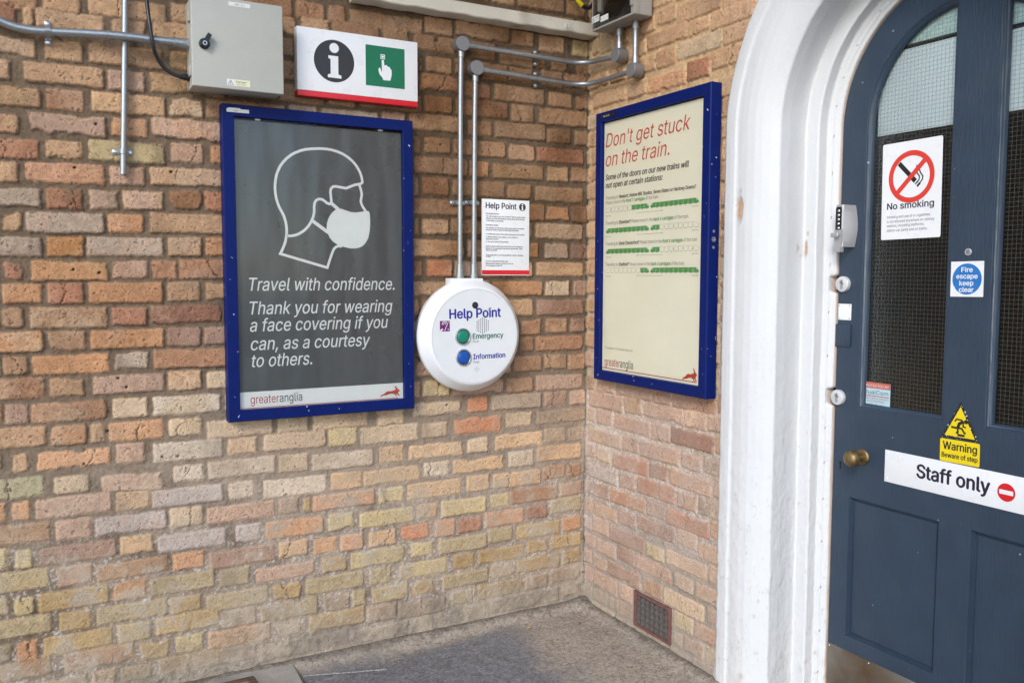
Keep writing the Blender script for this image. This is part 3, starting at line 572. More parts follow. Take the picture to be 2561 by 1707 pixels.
# ------------------------------------------------------------------ helpers for reading positions
def crop(F, ox, oy, s, w=0.0): return lambda x, y, w=w: F(ox+x/s, oy+y/s, w)
def screw(mb, c, r, w, m=None): mb.lathe(c, [(r, w-.002), (r, w+.0008), (r*.7, w+.0018), (r*.25, w+.0012)], m or M_steel, 14)
def arc(cu, cv, r, a0, a1, n=16): return [(cu+r*math.cos(R(a0+(a1-a0)*i/n)), cv+r*math.sin(R(a0+(a1-a0)*i/n))) for i in range(n+1)]
def rrect(u0, u1, v0, v1, r, n=5): return arc(u0+r, v0+r, r, 180, 270, n)+arc(u1-r, v0+r, r, 270, 360, n)+arc(u1-r, v1-r, r, 0, 90, n)+arc(u0+r, v1-r, r, 90, 180, n)
def flip(p): return p[::-1]
def frame_case(name, label, fr, u0, v1, w, h, d, b, q):
    """poster case: folded blue frame with a recessed bed, glazing, corner mitres"""
    t = thing(name, label, 'poster case', fr, (u0+w/2, v1-h, 0)); v0 = v1-h; u1 = u0+w
    O = [(u0, v0), (u1, v0), (u1, v1), (u0, v1)]; I = [(u0+b, v0+b), (u1-b, v0+b), (u1-b, v1-b), (u0+b, v1-b)]
    fm = MB()
    ch = .0028
    L = [([(u0, v0), (u1, v0), (u1, v1), (u0, v1)], .001), ([(u0, v0), (u1, v0), (u1, v1), (u0, v1)], d-ch),
         ([(u0+ch, v0+ch), (u1-ch, v0+ch), (u1-ch, v1-ch), (u0+ch, v1-ch)], d), ([(a+(-.0015 if a < (u0+u1)/2 else .0015), c+(-.0015 if c < (v0+v1)/2 else .0015)) for a, c in I], d), (I, d-.0015), (I, d-.020)]
    vs = [(a, c, z) for l, z in L for a, c in l]; fs = [(4*j+i, 4*j+(i+1) % 4, 4*j+4+(i+1) % 4, 4*j+4+i) for j in range(5) for i in range(4)]
    fm.add(vs, fs, M_blue)
    fm.build('frame', t, 30)
    g = MB()                                                                   # mitre seams
    for (a, c), (e, f) in zip(O, I):
        dx, dy = e-a, f-c; l = math.hypot(dx, dy); nx, ny = -dy/l*.0004, dx/l*.0004; k = .1
        g.add([(a+dx*k+nx, c+dy*k+ny, d+.0002), (a+dx*k-nx, c+dy*k-ny, d+.0002), (e-dx*k*.3-nx, f-dy*k*.3-ny, d+.0002), (e-dx*k*.3+nx, f-dy*k*.3+ny, d+.0002)], [(0, 1, 2, 3)], M_black)
    g.build('mitre_seam', t, 0)
    gl = MB(); gl.flat(I, d-.0125, glass_mat('poster_glazing', .07, (.985, .988, .985), .5)); gl.build('glazing', t, 0)
    return t, (u0+b, u1-b, v0+b, v1-b), d-.0165
HARE = [(0, .10), (.10, .22), (.22, .30), (.30, .45), (.42, .52), (.55, .50), (.70, .56), (.80, .66), (.76, .80), (.72, 1.0), (.80, .93), (.86, .78), (.90, .66), (.97, .58), (1.0, .48), (.93, .40), (.90, .28), (.97, .10), (1.0, 0), (.93, .04), (.84, .22), (.78, .20), (.88, .02), (.82, .0), (.70, .22), (.55, .26), (.42, .22), (.30, .14), (.16, .12), (.05, .02)]
def hare(mb, u0, u1, v0, v1, w): mb.flat(flip([(u0+a*(u1-u0), v0+b*(v1-v0)) for a, b in HARE]), w, M_orangered)
def inforound(mb, c, r, w, m, mi):
    mb.disc(c, r, w, m, 48); k = r/107; P = lambda x, y: (c[0]+x*k, c[1]-y*k)
    mb.disc(P(0, -66), 25*k, w+.0004, mi, 28)
    mb.flat(flip([P(-31, -26), P(21, -26), P(21, 66), P(37, 70), P(37, 85), P(-35, 85), P(-35, 70), P(-20, 66), P(-20, -8), P(-31, -12)]), w+.0004, mi)
# ------------------------------------------------------------------ left poster case (grey sheet: head in a face mask)
pc, (pu0, pu1, pv0, pv1), pw = frame_case('poster_case', 'blue framed poster case with grey face mask poster on the long wall', 'A', -1.5303, 2.0398, .7004, 1.101, .0489, .0402, 1)
sh = MB(); sh.box(pu0+.001, pu1-.001, pv0+.001, pv1-.008, pw-.004, pw, M_sheet1); sheet = sh.build('poster', pc, 0)
c7 = crop(PA, 540, 250, 3.825, pw); c8 = crop(PA, 540, 660, 3.825, pw)
band = MB(); z0 = (c8(222, 1232)[1]+c8(1805, 1130)[1])/2
band.flat([(pu0+.001, pv0+.001), (pu1-.001, pv0+.001), (pu1-.001, z0), (pu0+.001, z0)], pw+.0003, M_print1)
zl = (c8(230, 1388)[1]+c8(1745, 1275)[1])/2; band.flat([(pu0+.004, zl-.0012), (c8(1745, 1275)[0], zl-.0012), (c8(1745, 1275)[0], zl+.0012), (pu0+.004, zl+.0012)], pw+.0006, M_corp)
band.build('footer_band', sheet, 0)
tx = MB()
for t, x0, x1, y0, y1, cp in (("Travel with confidence.", 320, 1708, 262, 240, 101), ("Thank you for wearing", 325, 1688, 480, 458, 101), ("a face covering if you", 327, 1645, 650, 605, 101), ("can, as a courtesy", 335, 1475, 820, 784, 101), ("to others.", 345, 920, 985, 958, 101)):
    a, b = c8(x0, y0), c8(x1, y1); v = (a[1]+b[1])/2
    tx.text(t, (a[0], v), (b[0], v), .0455, pw+.0004, M_print1, .2, .007)
tx.build('lettering', sheet, 0)
lg = MB(); a, b = c8(332, 1337), c8(835, 1307); v = (a[1]+b[1])/2+.001
lg.segs([('greater', M_corp, 0), ('anglia', M_dkgrey, 0)], (a[0], v), (b[0], v), .030, pw+.0006); a, b = c8(1570, 1248), c8(1760, 1235); hv = c8(1660, 1265)[1]
lg.build('operator_logo', sheet, 0); lg = MB(); hare(lg, a[0], b[0], hv, hv+.040, pw+.0007); lg.build('hare_emblem', sheet, 0)
hd = MB(); wd = .0095
S1 = [(615, 1470), (632, 1438), (650, 1395), (664, 1355), (672, 1310), (676, 1270), (676, 1230), (673, 1200), (667, 1165), (650, 1110), (630, 1070), (608, 1030), (590, 985), (577, 940), (569, 895), (565, 850), (566, 805), (571, 760), (578, 720), (592, 680), (612, 638), (640, 597), (678, 558), (720, 525), (762, 503), (810, 485), (860, 473), (910, 468), (960, 466), (1010, 466), (1060, 470), (1110, 479), (1160, 494), (1210, 515), (1257, 544), (1300, 580), (1334, 618), (1360, 658), (1379, 695), (1391, 730), (1398, 765), (1400, 790), (1385, 802), (1330, 812), (1290, 827), (1245, 845), (1190, 835), (1150, 827), (1122, 828), (1105, 842), (1097, 860), (1095, 885), (1100, 930), (1104, 965), (1101, 986), (1085, 995), (1060, 985), (1040, 967), (1018, 952), (985, 947), (958, 960), (944, 985), (939, 1020), (940, 1070), (930, 1120), (905, 1175), (885, 1205), (858, 1235), (836, 1254), (810, 1270), (780, 1286), (745, 1296), (712, 1300), (680, 1298)]
hd.stroke([c7(*p) for p in S1], wd, pw+.0004, M_print1)
hd.stroke([c7(*p) for p in ((1372, 815), (1380, 838), (1387, 862), (1393, 890), (1394, 912), (1389, 940), (1385, 970), (1392, 995), (1402, 1017), (1416, 1040), (1432, 1064))], wd, pw+.0006, M_print1)
hd.stroke([c7(1100, 985), c7(1175, 1050)], .0125, pw+.0008, M_print1); hd.stroke([c7(918, 1152), c7(1075, 1268)], .0125, pw+.0008, M_print1)
hd.flat(flip([c7(*p) for p in ((1165, 1043), (1200, 1041), (1240, 1055), (1290, 1072), (1340, 1076), (1400, 1068), (1440, 1060), (1462, 1066), (1470, 1085), (1475, 1150), (1474, 1200), (1470, 1260), (1455, 1325), (1432, 1365), (1405, 1395), (1370, 1413), (1330, 1420), (1285, 1420), (1220, 1405), (1160, 1383), (1120, 1355), (1090, 1320), (1066, 1270), (1058, 1225), (1061, 1180), (1072, 1140), (1088, 1107), (1112, 1075), (1140, 1052))]), pw+.0010, M_print1)
hd.stroke([c7(*p) for p in ((1205, 1400), (1170, 1397), (1148, 1405), (1130, 1422), (1117, 1448), (1105, 1480), (1088, 1530), (1065, 1603), (840, 1537), (615, 1470), (630, 1440))], wd, pw+.0012, M_print1)
hd.build('pictogram', sheet, 0)
st = MB(); a, b = crop(PA, 540, 250, 3.825, .0492)(102, 98), crop(PA, 540, 250, 3.825, .0492)(316, 108); v = (a[1]+b[1])/2
st.box(a[0], b[0], v-.0065, v+.0055, .0489, .0494, M_label); st.box(a[0]+.006, a[0]+.046, v+.004, v+.0085, .0489, .0493, M_label); st.text('PL100', (a[0]+.022, v-.004), (a[0]+.036, v-.004), .005, .0495, M_txtd)
st.build('number_label', pc, 0)
for x in (398, 1570):
    a = c7(x, 190 if x < 900 else 272); MB().box(a[0]-.009, a[0]+.009, pv1-.006, pv1+.0005, pw+.001, pw+.0036, M_label).build('sheet_clip', pc, 0)
# ------------------------------------------------------------------ right poster case (cream sheet: short platform notice)
pc2, (pu0, pu1, pv0, pv1), pw = frame_case('poster_case', 'blue framed poster case with cream notice about train doors beside the arch', 'B', .1314, 2.1221, .7004, 1.101, .0489, .0402, 2)
sh = MB(); sh.box(pu0+.001, pu1-.001, pv0+.001, pv1-.004, pw-.004, pw, M_sheet2); sheet = sh.build('poster', pc2, 0)
d3 = crop(PB, 1480, 180, 3.409, pw); d4 = crop(PB, 1480, 440, 2.703, pw); k = .0004
def bl(F, x0, x1, y0, y1): a, b = F(x0, y0), F(x1, y1); v = (a[1]+b[1])/2; return (a[0], v), (b[0], v)
tx = MB()
tx.text("Don't get stuck", *bl(d3, 120, 842, 648, 484), .055, pw+k, M_head, .2, 0); tx.text("on the train.", *bl(d3, 120, 662, 812, 703), .055, pw+k, M_head, .2, 0)
tx.build('lettering', sheet, 0)
tx = MB()
tx.text("Some of the doors on our new trains will", *bl(d3, 120, 828, 930, 800), .0215, pw+k, M_txtd, .2, .03); tx.text("not open at certain stations:", *bl(d3, 120, 606, 998, 912), .0215, pw+k, M_txtd, .2, .03)
sm = .0132; m, b_, g = M_txtm, M_txtd, M_pgrn
tx.segs([('Travelling to ', m, 0), ('Newport, Harlow Mill, Roydon, Seven Sisters or Hackney Downs?', b_, .03)], *bl(d3, 120, 890, 1096, 983), sm, pw+k, .2)
tx.segs([('Please travel in the ', m, 0), ('front 7 carriages ', g, .03), ('of the train.', m, 0)], *bl(d3, 120, 573, 1136, 1070), sm, pw+k, .2)
tx.segs([('Travelling to ', m, 0), ('Elsenham? ', b_, .03), ('Please travel in the ', m, 0), ('back 6 carriages ', g, .03), ('of the train.', m, 0)], *bl(d3, 120, 830, 1311, 1234), sm, pw+k, .2)
tx.segs([('Travelling to ', m, 0), ('Great Chesterford? ', b_, .03), ('Please travel in the ', m, 0), ('front 6 carriages ', g, .03), ('of the train.', m, 0)], *bl(d3, 120, 908, 1487, 1430), sm, pw+k, .2)
tx.segs([('Travelling to ', m, 0), ('Shelford? ', b_, .03), ('Please travel in the ', m, 0), ('back 6 carriages ', g, .03), ('of the train.', m, 0)], *bl(d4, 95, 630, 613, 596), sm, pw+k, .2)
tx.text('This applies to 10 carriage trains only', *bl(d4, 90, 277, 1166, 1186), .009, pw+k, M_txtm, .2)
tx.build('small_print', sheet, 0)
TB = [120, 195, 267, 340, 414, 490, 499, 578, 658, 738, 822, 915]
for fn, yl, yr, nums, gre, arr, ends in ((d3, 1210, 1108, '10 9 8 7 6 5 4 3 2 1', (0, 0, 0, 1, 1, 1, 1, 1, 1, 1), (383, 605, 1203, 1177, 1), ('Back of train', 'Front of train')),
        (d3, 1384, 1315, '10 9 8 7 6 5 4 3 2 1', (1, 1, 1, 1, 1, 1, 0, 0, 0, 0), (383, 605, 1388, 1368, 1), ('Back of train', 'Front of train')),
        (d3, 1557, 1518, '1 2 3 4 5 6 7 8 9 10', (1, 1, 1, 1, 1, 1, 0, 0, 0, 0), (383, 605, 1562, 1557, 0), ('Front of train', 'Back of train')),
        (d3, 1720, 1703, '1 2 3 4 5 6 7 8 9 10', (0, 0, 0, 0, 1, 1, 1, 1, 1, 1), (383, 605, 1737, 1732, 0), ('Front of train', 'Back of train'))):
    us = [fn(x, yl+(yr-yl)*(x-120)/795)[0] for x in TB]; v = (fn(120, yl)[1]+fn(915, yr)[1])/2; H = .0200; mb = MB()
    cars = [(us[i], us[i+1]) for i in range(5)]+[(us[i], us[i+1]) for i in range(6, 11)]; gap = .0006
    for i, ((a, b), n, gr) in enumerate(zip(cars, nums.split(), gre)):
        a += gap; b -= gap; nose = {0: -1, 4: 1, 5: -1, 9: 1}.get(i, 0); h2 = H
        if nose == -1: p = [(a, v+.002), (b, v+.002), (b, v+h2), (a+.018, v+h2), (a+.008, v+h2*.8), (a+.001, v+h2*.42)]
        elif nose == 1: p = [(a, v+.002), (b, v+.002), (b-.001, v+h2*.42), (b-.008, v+h2*.8), (b-.018, v+h2), (a, v+h2)]
        else: p = [(a, v+.002), (b, v+.002), (b, v+h2), (a, v+h2)]
        for q in range(2):
            x = a+(b-a)*(.16+.5*q)
            if gr: mb.flat([(x, v), (x+(b-a)*.16, v), (x+(b-a)*.16, v+.0021), (x, v+.0021)], pw+.0005, g)
            else: mb.stroke([(x, v+.0018), (x+.002, v), (x+(b-a)*.16, v), (x+(b-a)*.16+.002, v+.0018)], .0006, pw+.0005, M_txtm)
        if gr:
            mb.flat(p, pw+.0004, g)
            if nose: x = a+.009 if nose < 0 else b-.015; mb.flat([(x, v+h2*.62), (x+.007, v+h2*.62), (x+.007, v+h2*.74), (x, v+h2*.74)], pw+.0006, M_print1)
        else: mb.stroke(p, .0006, pw+.0004, M_txtm, True)
        c = (a+b)/2+(.006 if nose == -1 else -.004 if nose == 1 else 0); wn = .0055*len(n)
        mb.text(n, (c-wn/2, v+.0062), (c+wn/2, v+.0062), .0092, pw+.0007, M_print1 if gr else M_txtd)
    mb.build('train_diagram', sheet, 0); mb = MB()
    (a, _), (b, _) = fn(arr[0], arr[2]), fn(arr[1], arr[3]); va = (fn(arr[0], arr[2])[1]+fn(arr[1], arr[3])[1])/2
    mb.stroke([(a, va), (b, va)], .0010, pw+.0004, M_txtm); e = b if arr[4] else a; s_ = -1 if arr[4] else 1
    mb.stroke([(e+s_*.006, va+.004), (e, va), (e+s_*.006, va-.004)], .0010, pw+.0006, M_txtm)
    mb.build('arrow', sheet, 0); mb = MB()
    mb.text(ends[0], (us[0]+.002, v-.0155), (us[0]+.036, v-.0155), .005, pw+.0004, M_txtm, .15); mb.build('caption', sheet, 0); mb = MB(); mb.text(ends[1], (us[-1]-.038, v-.0115), (us[-1]-.003, v-.0115), .005, pw+.0004, M_txtm, .15)
    mb.build('caption', sheet, 0)
lg = MB(); (a, b) = bl(d4, 88, 283, 1283, 1300); lg.segs([('greater', M_corp, 0), ('anglia', M_txtd, 0)], a, b, .032, pw+.0006); lg.build('operator_logo', sheet, 0); lg = MB()
zl = (d4(65, 1297)[1]+d4(705, 1387)[1])/2; lg.flat([(pu0+.002, zl-.0015), (d4(705, 1387)[0], zl-.0015), (d4(705, 1387)[0], zl+.0015), (pu0+.002, zl+.0015)], pw+.0005, M_corp)
a, b = d4(612, 1350), d4(712, 1365); hare(lg, a[0], b[0], zl+.001, zl+.052, pw+.0007); lg.build('hare_emblem', sheet, 0)
lb = MB(); e = crop(PB, 1480, 180, 3.409, .0492); a, b = e(77, 388), e(198, 352); v = (a[1]+b[1])/2; lb.box(a[0], b[0], v-.008, v+.008, .0489, .0497, M_blackp, .0003); lb.text('PL 91 04', (a[0]+.02, v-.0035), (a[0]+.062, v-.0035), .006, .0499, M_label); lb.build('number_label', pc2, 0)
lk = MB()
for dy, rr in ((.028, .0055), (0, .0095), (-.028, .0055)):
    c = PB(1793, 598, .025); vv = c[1]+dy; n = 18; u1_ = .1314+.7004
    pts = [(u1_+dd, vv+r*math.sin(2*math.pi*i/n), .0245+r*math.cos(2*math.pi*i/n)) for r, dd in ((rr, 0), (rr, .0015), (rr*.55, .002), (rr*.5, .0005)) for i in range(n)]
    lk.add(pts, [(j*n+i, j*n+(i+1) % n, (j+1)*n+(i+1) % n, (j+1)*n+i) for j in range(3) for i in range(n)]+[tuple(range(3*n, 4*n))], M_steel if dy == 0 else M_cast)
lk.build('lock', pc2, 40)
# ------------------------------------------------------------------ grey electrical cabinet
k = 2.139; w_ = .135; cu0 = PA(1030/k, 465/k, w_)[0]; cu1 = PA(1520/k, 497/k, w_)[0]; cv0 = (PA(1030/k, 466/k, w_)[1]+PA(1515/k, 498/k, w_)[1])/2; cv1 = PA(1521/k, 36/k, w_)[1]
cab = thing('electrical_cabinet', 'pale grey steel electrical cabinet with black latch above the mask poster', 'cabinet', 'A', ((cu0+cu1)/2, cv0, 0))
MB().box(cu0+.004, cu1-.004, cv0+.004, cv1-.004, 0.004, w_-.026, M_cab, .004).build('body', cab)
MB().box(cu0, cu1, cv0, cv1, w_-.025, w_, M_cab, .005, 3).build('door', cab)
lt = MB(); c = PA(1092/k, 236/k, w_); lt.lathe(c, [(.017, w_), (.017, w_+.008), (.013, w_+.012)], M_blackp, 28)
th_ = R(62); lt2 = MB(); d = (math.cos(th_), math.sin(th_)); n = (-d[1], d[0])
def hnd(s0, s1, wd, h): return [(c[0]+d[0]*s+n[0]*t, c[1]+d[1]*s+n[1]*t) for s, t in ((s0, -wd), (s1, -wd*.8), (s1, wd*.8), (s0, wd))]
lt.prism(hnd(-.012, .034, .0085, 0), w_+.011, w_+.022, M_blackp); lat = lt.build('latch', cab)
MB().lathe((c[0]-d[0]*.002, c[1]-d[1]*.002), [(.007, w_+.02), (.007, w_+.0235), (.0045, w_+.0235), (.004, w_+.021)], M_steel, 18).build('key_barrel', lat)
lb = MB(); a, b = PA(1222/k, 22/k, w_), PA(1338/k, 34/k, w_); v = (a[1]+b[1])/2; lb.box(a[0], b[0], v-.0065, v+.0065, w_, w_+.0006, M_label); lb.text('DBP1-DL1', (a[0]+.02, v-.003), (b[0]-.018, v-.003), .0055, w_+.0008, M_txtd); lb.build('name_label', cab, 0)
lb = MB(); a, b = PA(1214/k, 440/k, w_), PA(1338/k, 450/k, w_); v = (a[1]+b[1])/2; lb.box(a[0], b[0], v-.0105, v+.0105, w_, w_+.0006, M_label)
lb.flat([(a[0]+.026, v-.009), (b[0]-.001, v-.009), (b[0]-.001, v+.009), (a[0]+.026, v+.009)], w_+.0008, pmat('label_pale_yellow', (.72, .70, .45), .5))
lb.stroke([(a[0]+.003, v-.007), (a[0]+.021, v-.007), (a[0]+.012, v+.008)], .0011, w_+.0008, M_black, True); lb.stroke([(a[0]+.0135, v+.004), (a[0]+.0105, v-.0005), (a[0]+.0135, v-.0005), (a[0]+.0115, v-.005)], .0012, w_+.001, M_black)
lb.text('Danger', (a[0]+.029, v+.0005), (b[0]-.011, v+.0005), .006, w_+.001, M_black); lb.text('230 Volts', (a[0]+.032, v-.0065), (b[0]-.014, v-.0065), .0035, w_+.001, M_black); lb.build('danger_label', cab, 0)
for vv in (cv0+.055, cv1-.065): MB().box(cu0-.003, cu0+.002, vv-.016, vv+.016, w_-.06, w_-.03, M_cab, .001).build('hinge', cab)
# ------------------------------------------------------------------ conduits and cable beside the cabinet
k = 3.92; wp = .047; hp = thing('conduit', 'thick galvanised conduit running sideways into the left of the grey cabinet', 'conduit', 'A', (*PA(250/k, 295/k, wp), 0), 'galvanised conduits on the walls')
zc_ = PA(1715/k, 418/k, .05)[1]
pp = [(*PA(x/k, y/k, w), w) for x, y, w in ((-700, 40, .05), (-350, 95, .042), (-150, 140, .030), (0, 205, .026), (100, 250, .026), (250, 290, .027), (500, 312, .031), (900, 330, .039), (1200, 352, .047), (1500, 390, .052), (1715, 414, .055))]
def smooth(p, it=2):
    for _ in range(it):
        q = [p[0]]
        for a, b in zip(p[:-1], p[1:]): q += [tuple(.75*x+.25*y for x, y in zip(a, b)), tuple(.25*x+.75*y for x, y in zip(a, b))]
        p = q+[p[-1]]
    return p
MB().tube(smooth(pp), .0128, M_galv, 18).build('pipe', hp, 60)
e0 = pp[-1]; MB().tube([(e0[0]-.005, e0[1], e0[2]), (cu0+.002, e0[1]-.001, e0[2])], .0158, M_galv, 20).tube([(cu0-.004, e0[1]-.001, e0[2]), (cu0+.003, e0[1]-.001, e0[2])], .019, M_galv, 6).build('coupling', hp)
def saddle(root, c, w, r, along, L=.028, wd=.0075):
    """two-hole pipe saddle: strap over the pipe and two screwed ears; along = direction of the pipe"""
    mb = MB(); n = 12; t = .0016
    cs = [(-L, .001), (-r-.0035, .001)]+[(-(r+t)*math.cos(math.pi*i/n), w+(r+t)*math.sin(math.pi*i/n)) for i in range(n+1)]+[(r+.0035, .001), (L, .001)]
    ln = [(0, -wd), (0, wd)]
    vs = []; 
    for s, (o, z) in [(sg, p) for sg in (-wd, wd) for p in cs]: vs.append((c[0]+o, c[1]+s, z+.002) if along == 'v' else (c[0]+s, c[1]+o, z+.002))
    m_ = len(cs); mb.add(vs, [(i, i+1, m_+i+1, m_+i) for i in range(m_-1)], M_galv)
    for sg in (-1, 1):
        q = (c[0]+sg*(L-.007), c[1]) if along == 'v' else (c[0], c[1]+sg*(L-.007))
        mb.lathe(q, [(.0095, .0), (.0095, .0035), (.008, .0045)], M_galv, 20); screw(mb, q, .0052, .0055, M_steel)
    return mb.build('saddle_clip', root, 50)
a = PA(470/k, 305/k, .03); saddle(hp, a, .031, .013, 'h', .036)
vp = thing('conduit', 'thin vertical galvanised conduit with open cut end left of the cabinet', 'conduit', 'A', (*PA(1210/k, 1720/k, .02), 0), 'galvanised conduits on the walls')
a, b = PA(1228/k, -20/k, .02), PA(1207/k, 436, .02); b = PA(1207/k, 436, .02); x_ = (PA(1225/k, 200/k, .02)[0]+PA(1207/k, 430, .02)[0])/2
tb = MB(); tb.tube([(PA(1228/k, 0, .02)[0], 2.9, .02), (PA(1226/k, 0, .02)[0], PA(1226/k, 0, .02)[1], .02), (PA(1216/k, 1000/k, .02)[0], PA(1216/k, 1000/k, .02)[1], .02), (b[0], b[1], .02)], .0098, M_galv, 18, False)
tb.lathe
bo = MB(); bo.tube([(b[0], b[1]+.0005, .02), (b[0], b[1]+.03, .02)], .0086, M_void, 16)
tb.build('pipe', vp, 60); bo.build('bore', vp, 60); saddle(vp, PA(1205/k, 1490/k, .01), .02, .0098, 'v', .030)
cb = thing('power_cable', 'black cable curving down into the left side of the cabinet', 'cable', 'A', (*PA(1600/k, 650/k, .03), 0))
cp = [(*PA(x/k, y/k, w), w) for x, y, w in ((1405, -420, .03), (1425, -150, .045), (1437, 0, .055), (1455, 150, .068), (1480, 330, .075), (1505, 470, .070), (1540, 570, .058), (1600, 660, .052), (1680, 722, .052), (1760, 752, .055), (1800, 757, .055))]
MB().tube(smooth(cp), .0062, M_cable, 12).build('cable', cb, 60); e0 = cp[-1]
g_ = MB(); x0 = e0[0]-.012
for s0, s1, r in ((0, .012, .0085), (.012, .017, .0115), (.017, .022, .0095), (.022, .028, .0125), (.028, .034, .0105)): g_.tube([(x0+s0, e0[1], e0[2]), (x0+s1, e0[1], e0[2])], r, M_blackp, 16)
g_.tube([(x0+.033, e0[1], e0[2]), (cu0+.005, e0[1], e0[2])], .0125, M_blackp, 6); g_.build('cable_gland', cb, 30)
# ------------------------------------------------------------------ information sign
w_ = .042; k = 2.139; T = [PA(743, 67, w_), PA(1044, 104, w_), PA(1045, 265, w_), PA(743, 241, w_)]
su0, su1 = (T[0][0]+T[3][0])/2, (T[1][0]+T[2][0])/2; sv1, sv0 = (T[0][1]+T[1][1])/2, (T[2][1]+T[3][1])/2
zs = (PA(1590/k, 483/k, w_)[1]+PA(2235/k, 540/k, w_)[1])/2
sg = thing('information_sign', 'white box sign with black i roundel and green pressing hand above the posters', 'sign', 'A', ((su0+su1)/2, sv0, 0))
MB().box(su0, su1, zs, sv1, .002, w_, M_white, .0022).build('panel', sg); MB().box(su0, su1, sv0, zs-.0002, .002, w_, M_red, .0022).build('red_strip', sg)
p = MB(); c = PA(1788/k, 328/k, w_); rr = (PA(1897/k, 338/k, w_)[0]-PA(1681/k, 320/k, w_)[0])/2; inforound(p, c, rr, w_+.0004, M_dkgrey, M_white); p.build('information_roundel', sg, 0)
p = MB(); Q = [PA(x/k, y/k, w_) for x, y in ((1955, 241), (2164, 262), (2165, 476), (1957, 458))]; a0, a1, b0, b1 = (Q[0][0]+Q[3][0])/2, (Q[1][0]+Q[2][0])/2, (Q[2][1]+Q[3][1])/2, (Q[0][1]+Q[1][1])/2
p.flat([(a0, b0), (a1, b0), (a1, b1), (a0, b1)], w_+.0004, M_green); ob = p.build('green_square', sg, 0)
p = MB(); q = lambda x, y: PA(x/k, y/k, w_)
c = q(2047, 305); ss = .0072; p.stroke([(c[0]-ss, c[1]-ss), (c[0]+ss, c[1]-ss), (c[0]+ss, c[1]+ss), (c[0]-ss, c[1]+ss)], .0028, w_+.0008, M_white, True); p.disc(c, .0042, w_+.0008, M_white, 20)
p.flat(flip([q(*z) for z in ((2041, 322), (2053, 322), (2055, 350), (2068, 350), (2074, 358), (2084, 360), (2088, 370), (2094, 376), (2095, 400), (2090, 425), (2086, 433), (2050, 430), (2046, 418), (2030, 398), (2024, 378), (2026, 364), (2032, 362), (2038, 376), (2043, 388))]), w_+.0010, M_white); p.build('pressing_hand', ob, 0)
# ------------------------------------------------------------------ two conduit runs from the enclosure on the right wall to the help point
def box_round(root, c, w0, w1, r, fr='A'):
    mb = MB(); mb.lathe(c, [(r*.96, w0), (r, w0+.003), (r, w1-.005)], M_cast, 36, False); mb.lathe(c, [(r*.985, w1-.005), (r*.985, w1-.004), (r*1.0, w1-.004), (r*1.0, w1-.001), (r*.97, w1)], M_cast, 36)
    o = mb.build('junction_box', root)
    sc = MB()
    for s in (1, -1): screw(sc, (c[0]+s*r*.58, c[1]+s*r*.55), .0042, w1, M_brass)
    sc.build('cover_screw', o); return o
def wpt(fr, u, v, w): return (u, -w, v) if fr == 'A' else (-w, -u, v)
def run(label, c1, boxB, vtop_px, xpx, ytop, ybot, clip1, clip2, wq, bendpx):
    t = thing('conduit_run', label, 'conduit', 'W', (0, 0, 0), 'galvanised conduits on the walls'); r = .0103
    O = Vector((0, 0, 0))
    A1 = PA(*c1, .045); zA = A1[1]; zB = PB(*boxB, .05)[1]; uB = PB(*boxB, .05)[0]
    zc = PA(*bendpx, wq)[1]
    pth = [wpt('A', A1[0]+.02, zA, wq)]
    for u in np.linspace(A1[0]+.05, -.13, 6): pth.append(wpt('A', u, zA+(zc-zA)*(u-A1[0])/(-.1-A1[0]), wq))
    rb = .085
    for q in np.linspace(0, 1, 9): pth.append((-wq-rb+rb*math.sin(q*math.pi/2), -wq-rb+rb*math.cos(q*math.pi/2), zc+(zB-zc)*.1*q))
    pth.append(wpt('B', uB-.03, zB, wq))
    def W(m): o = m; return o
    mb = MB(); mb.tube(pth, r, M_galv, 16); mb.build('pipe', t, 60)
    d = Vector(pth[1])-Vector(pth[0]); mb = MB(); mb.tube([Vector(pth[0])+d*.0, Vector(pth[0])+d.normalized()*.034], r+.0028, M_galv, 18); mb.build('coupling', t)
    return t, A1, (uB, zB), pth
def adopt(root, fr):                # a wall-frame helper empty is avoided: rotate the part itself
    pass
class WF(MB):
    """builder in wall coordinates whose result is turned into world coordinates"""
    def __init__(s, fr): super().__init__(); s.fr = fr
    def build(s, name, root, smooth=35, label=None):
        s.v = [wpt(s.fr, *p) for p in s.v]; return super().build(name, root, smooth, label)
def junction(root, fr, c, w0, w1, r):
    mb = WF(fr); mb.lathe(c, [(r*.96, w0), (r, w0+.003), (r, w1-.005)], M_cast, 36, False); mb.lathe(c, [(r*.985, w1-.005), (r*.985, w1-.004), (r, w1-.004), (r, w1-.001), (r*.97, w1)], M_cast, 36); o = mb.build('junction_box', root)
    sc = WF(fr)
    for s in (1, -1): screw(sc, (c[0]+s*r*.5, c[1]+s*r*.6), .0045, w1, M_brass)
    sc.build('cover_screw', o)
HPZ = None
a_ = crop(PA, 950, 50, 3.92)
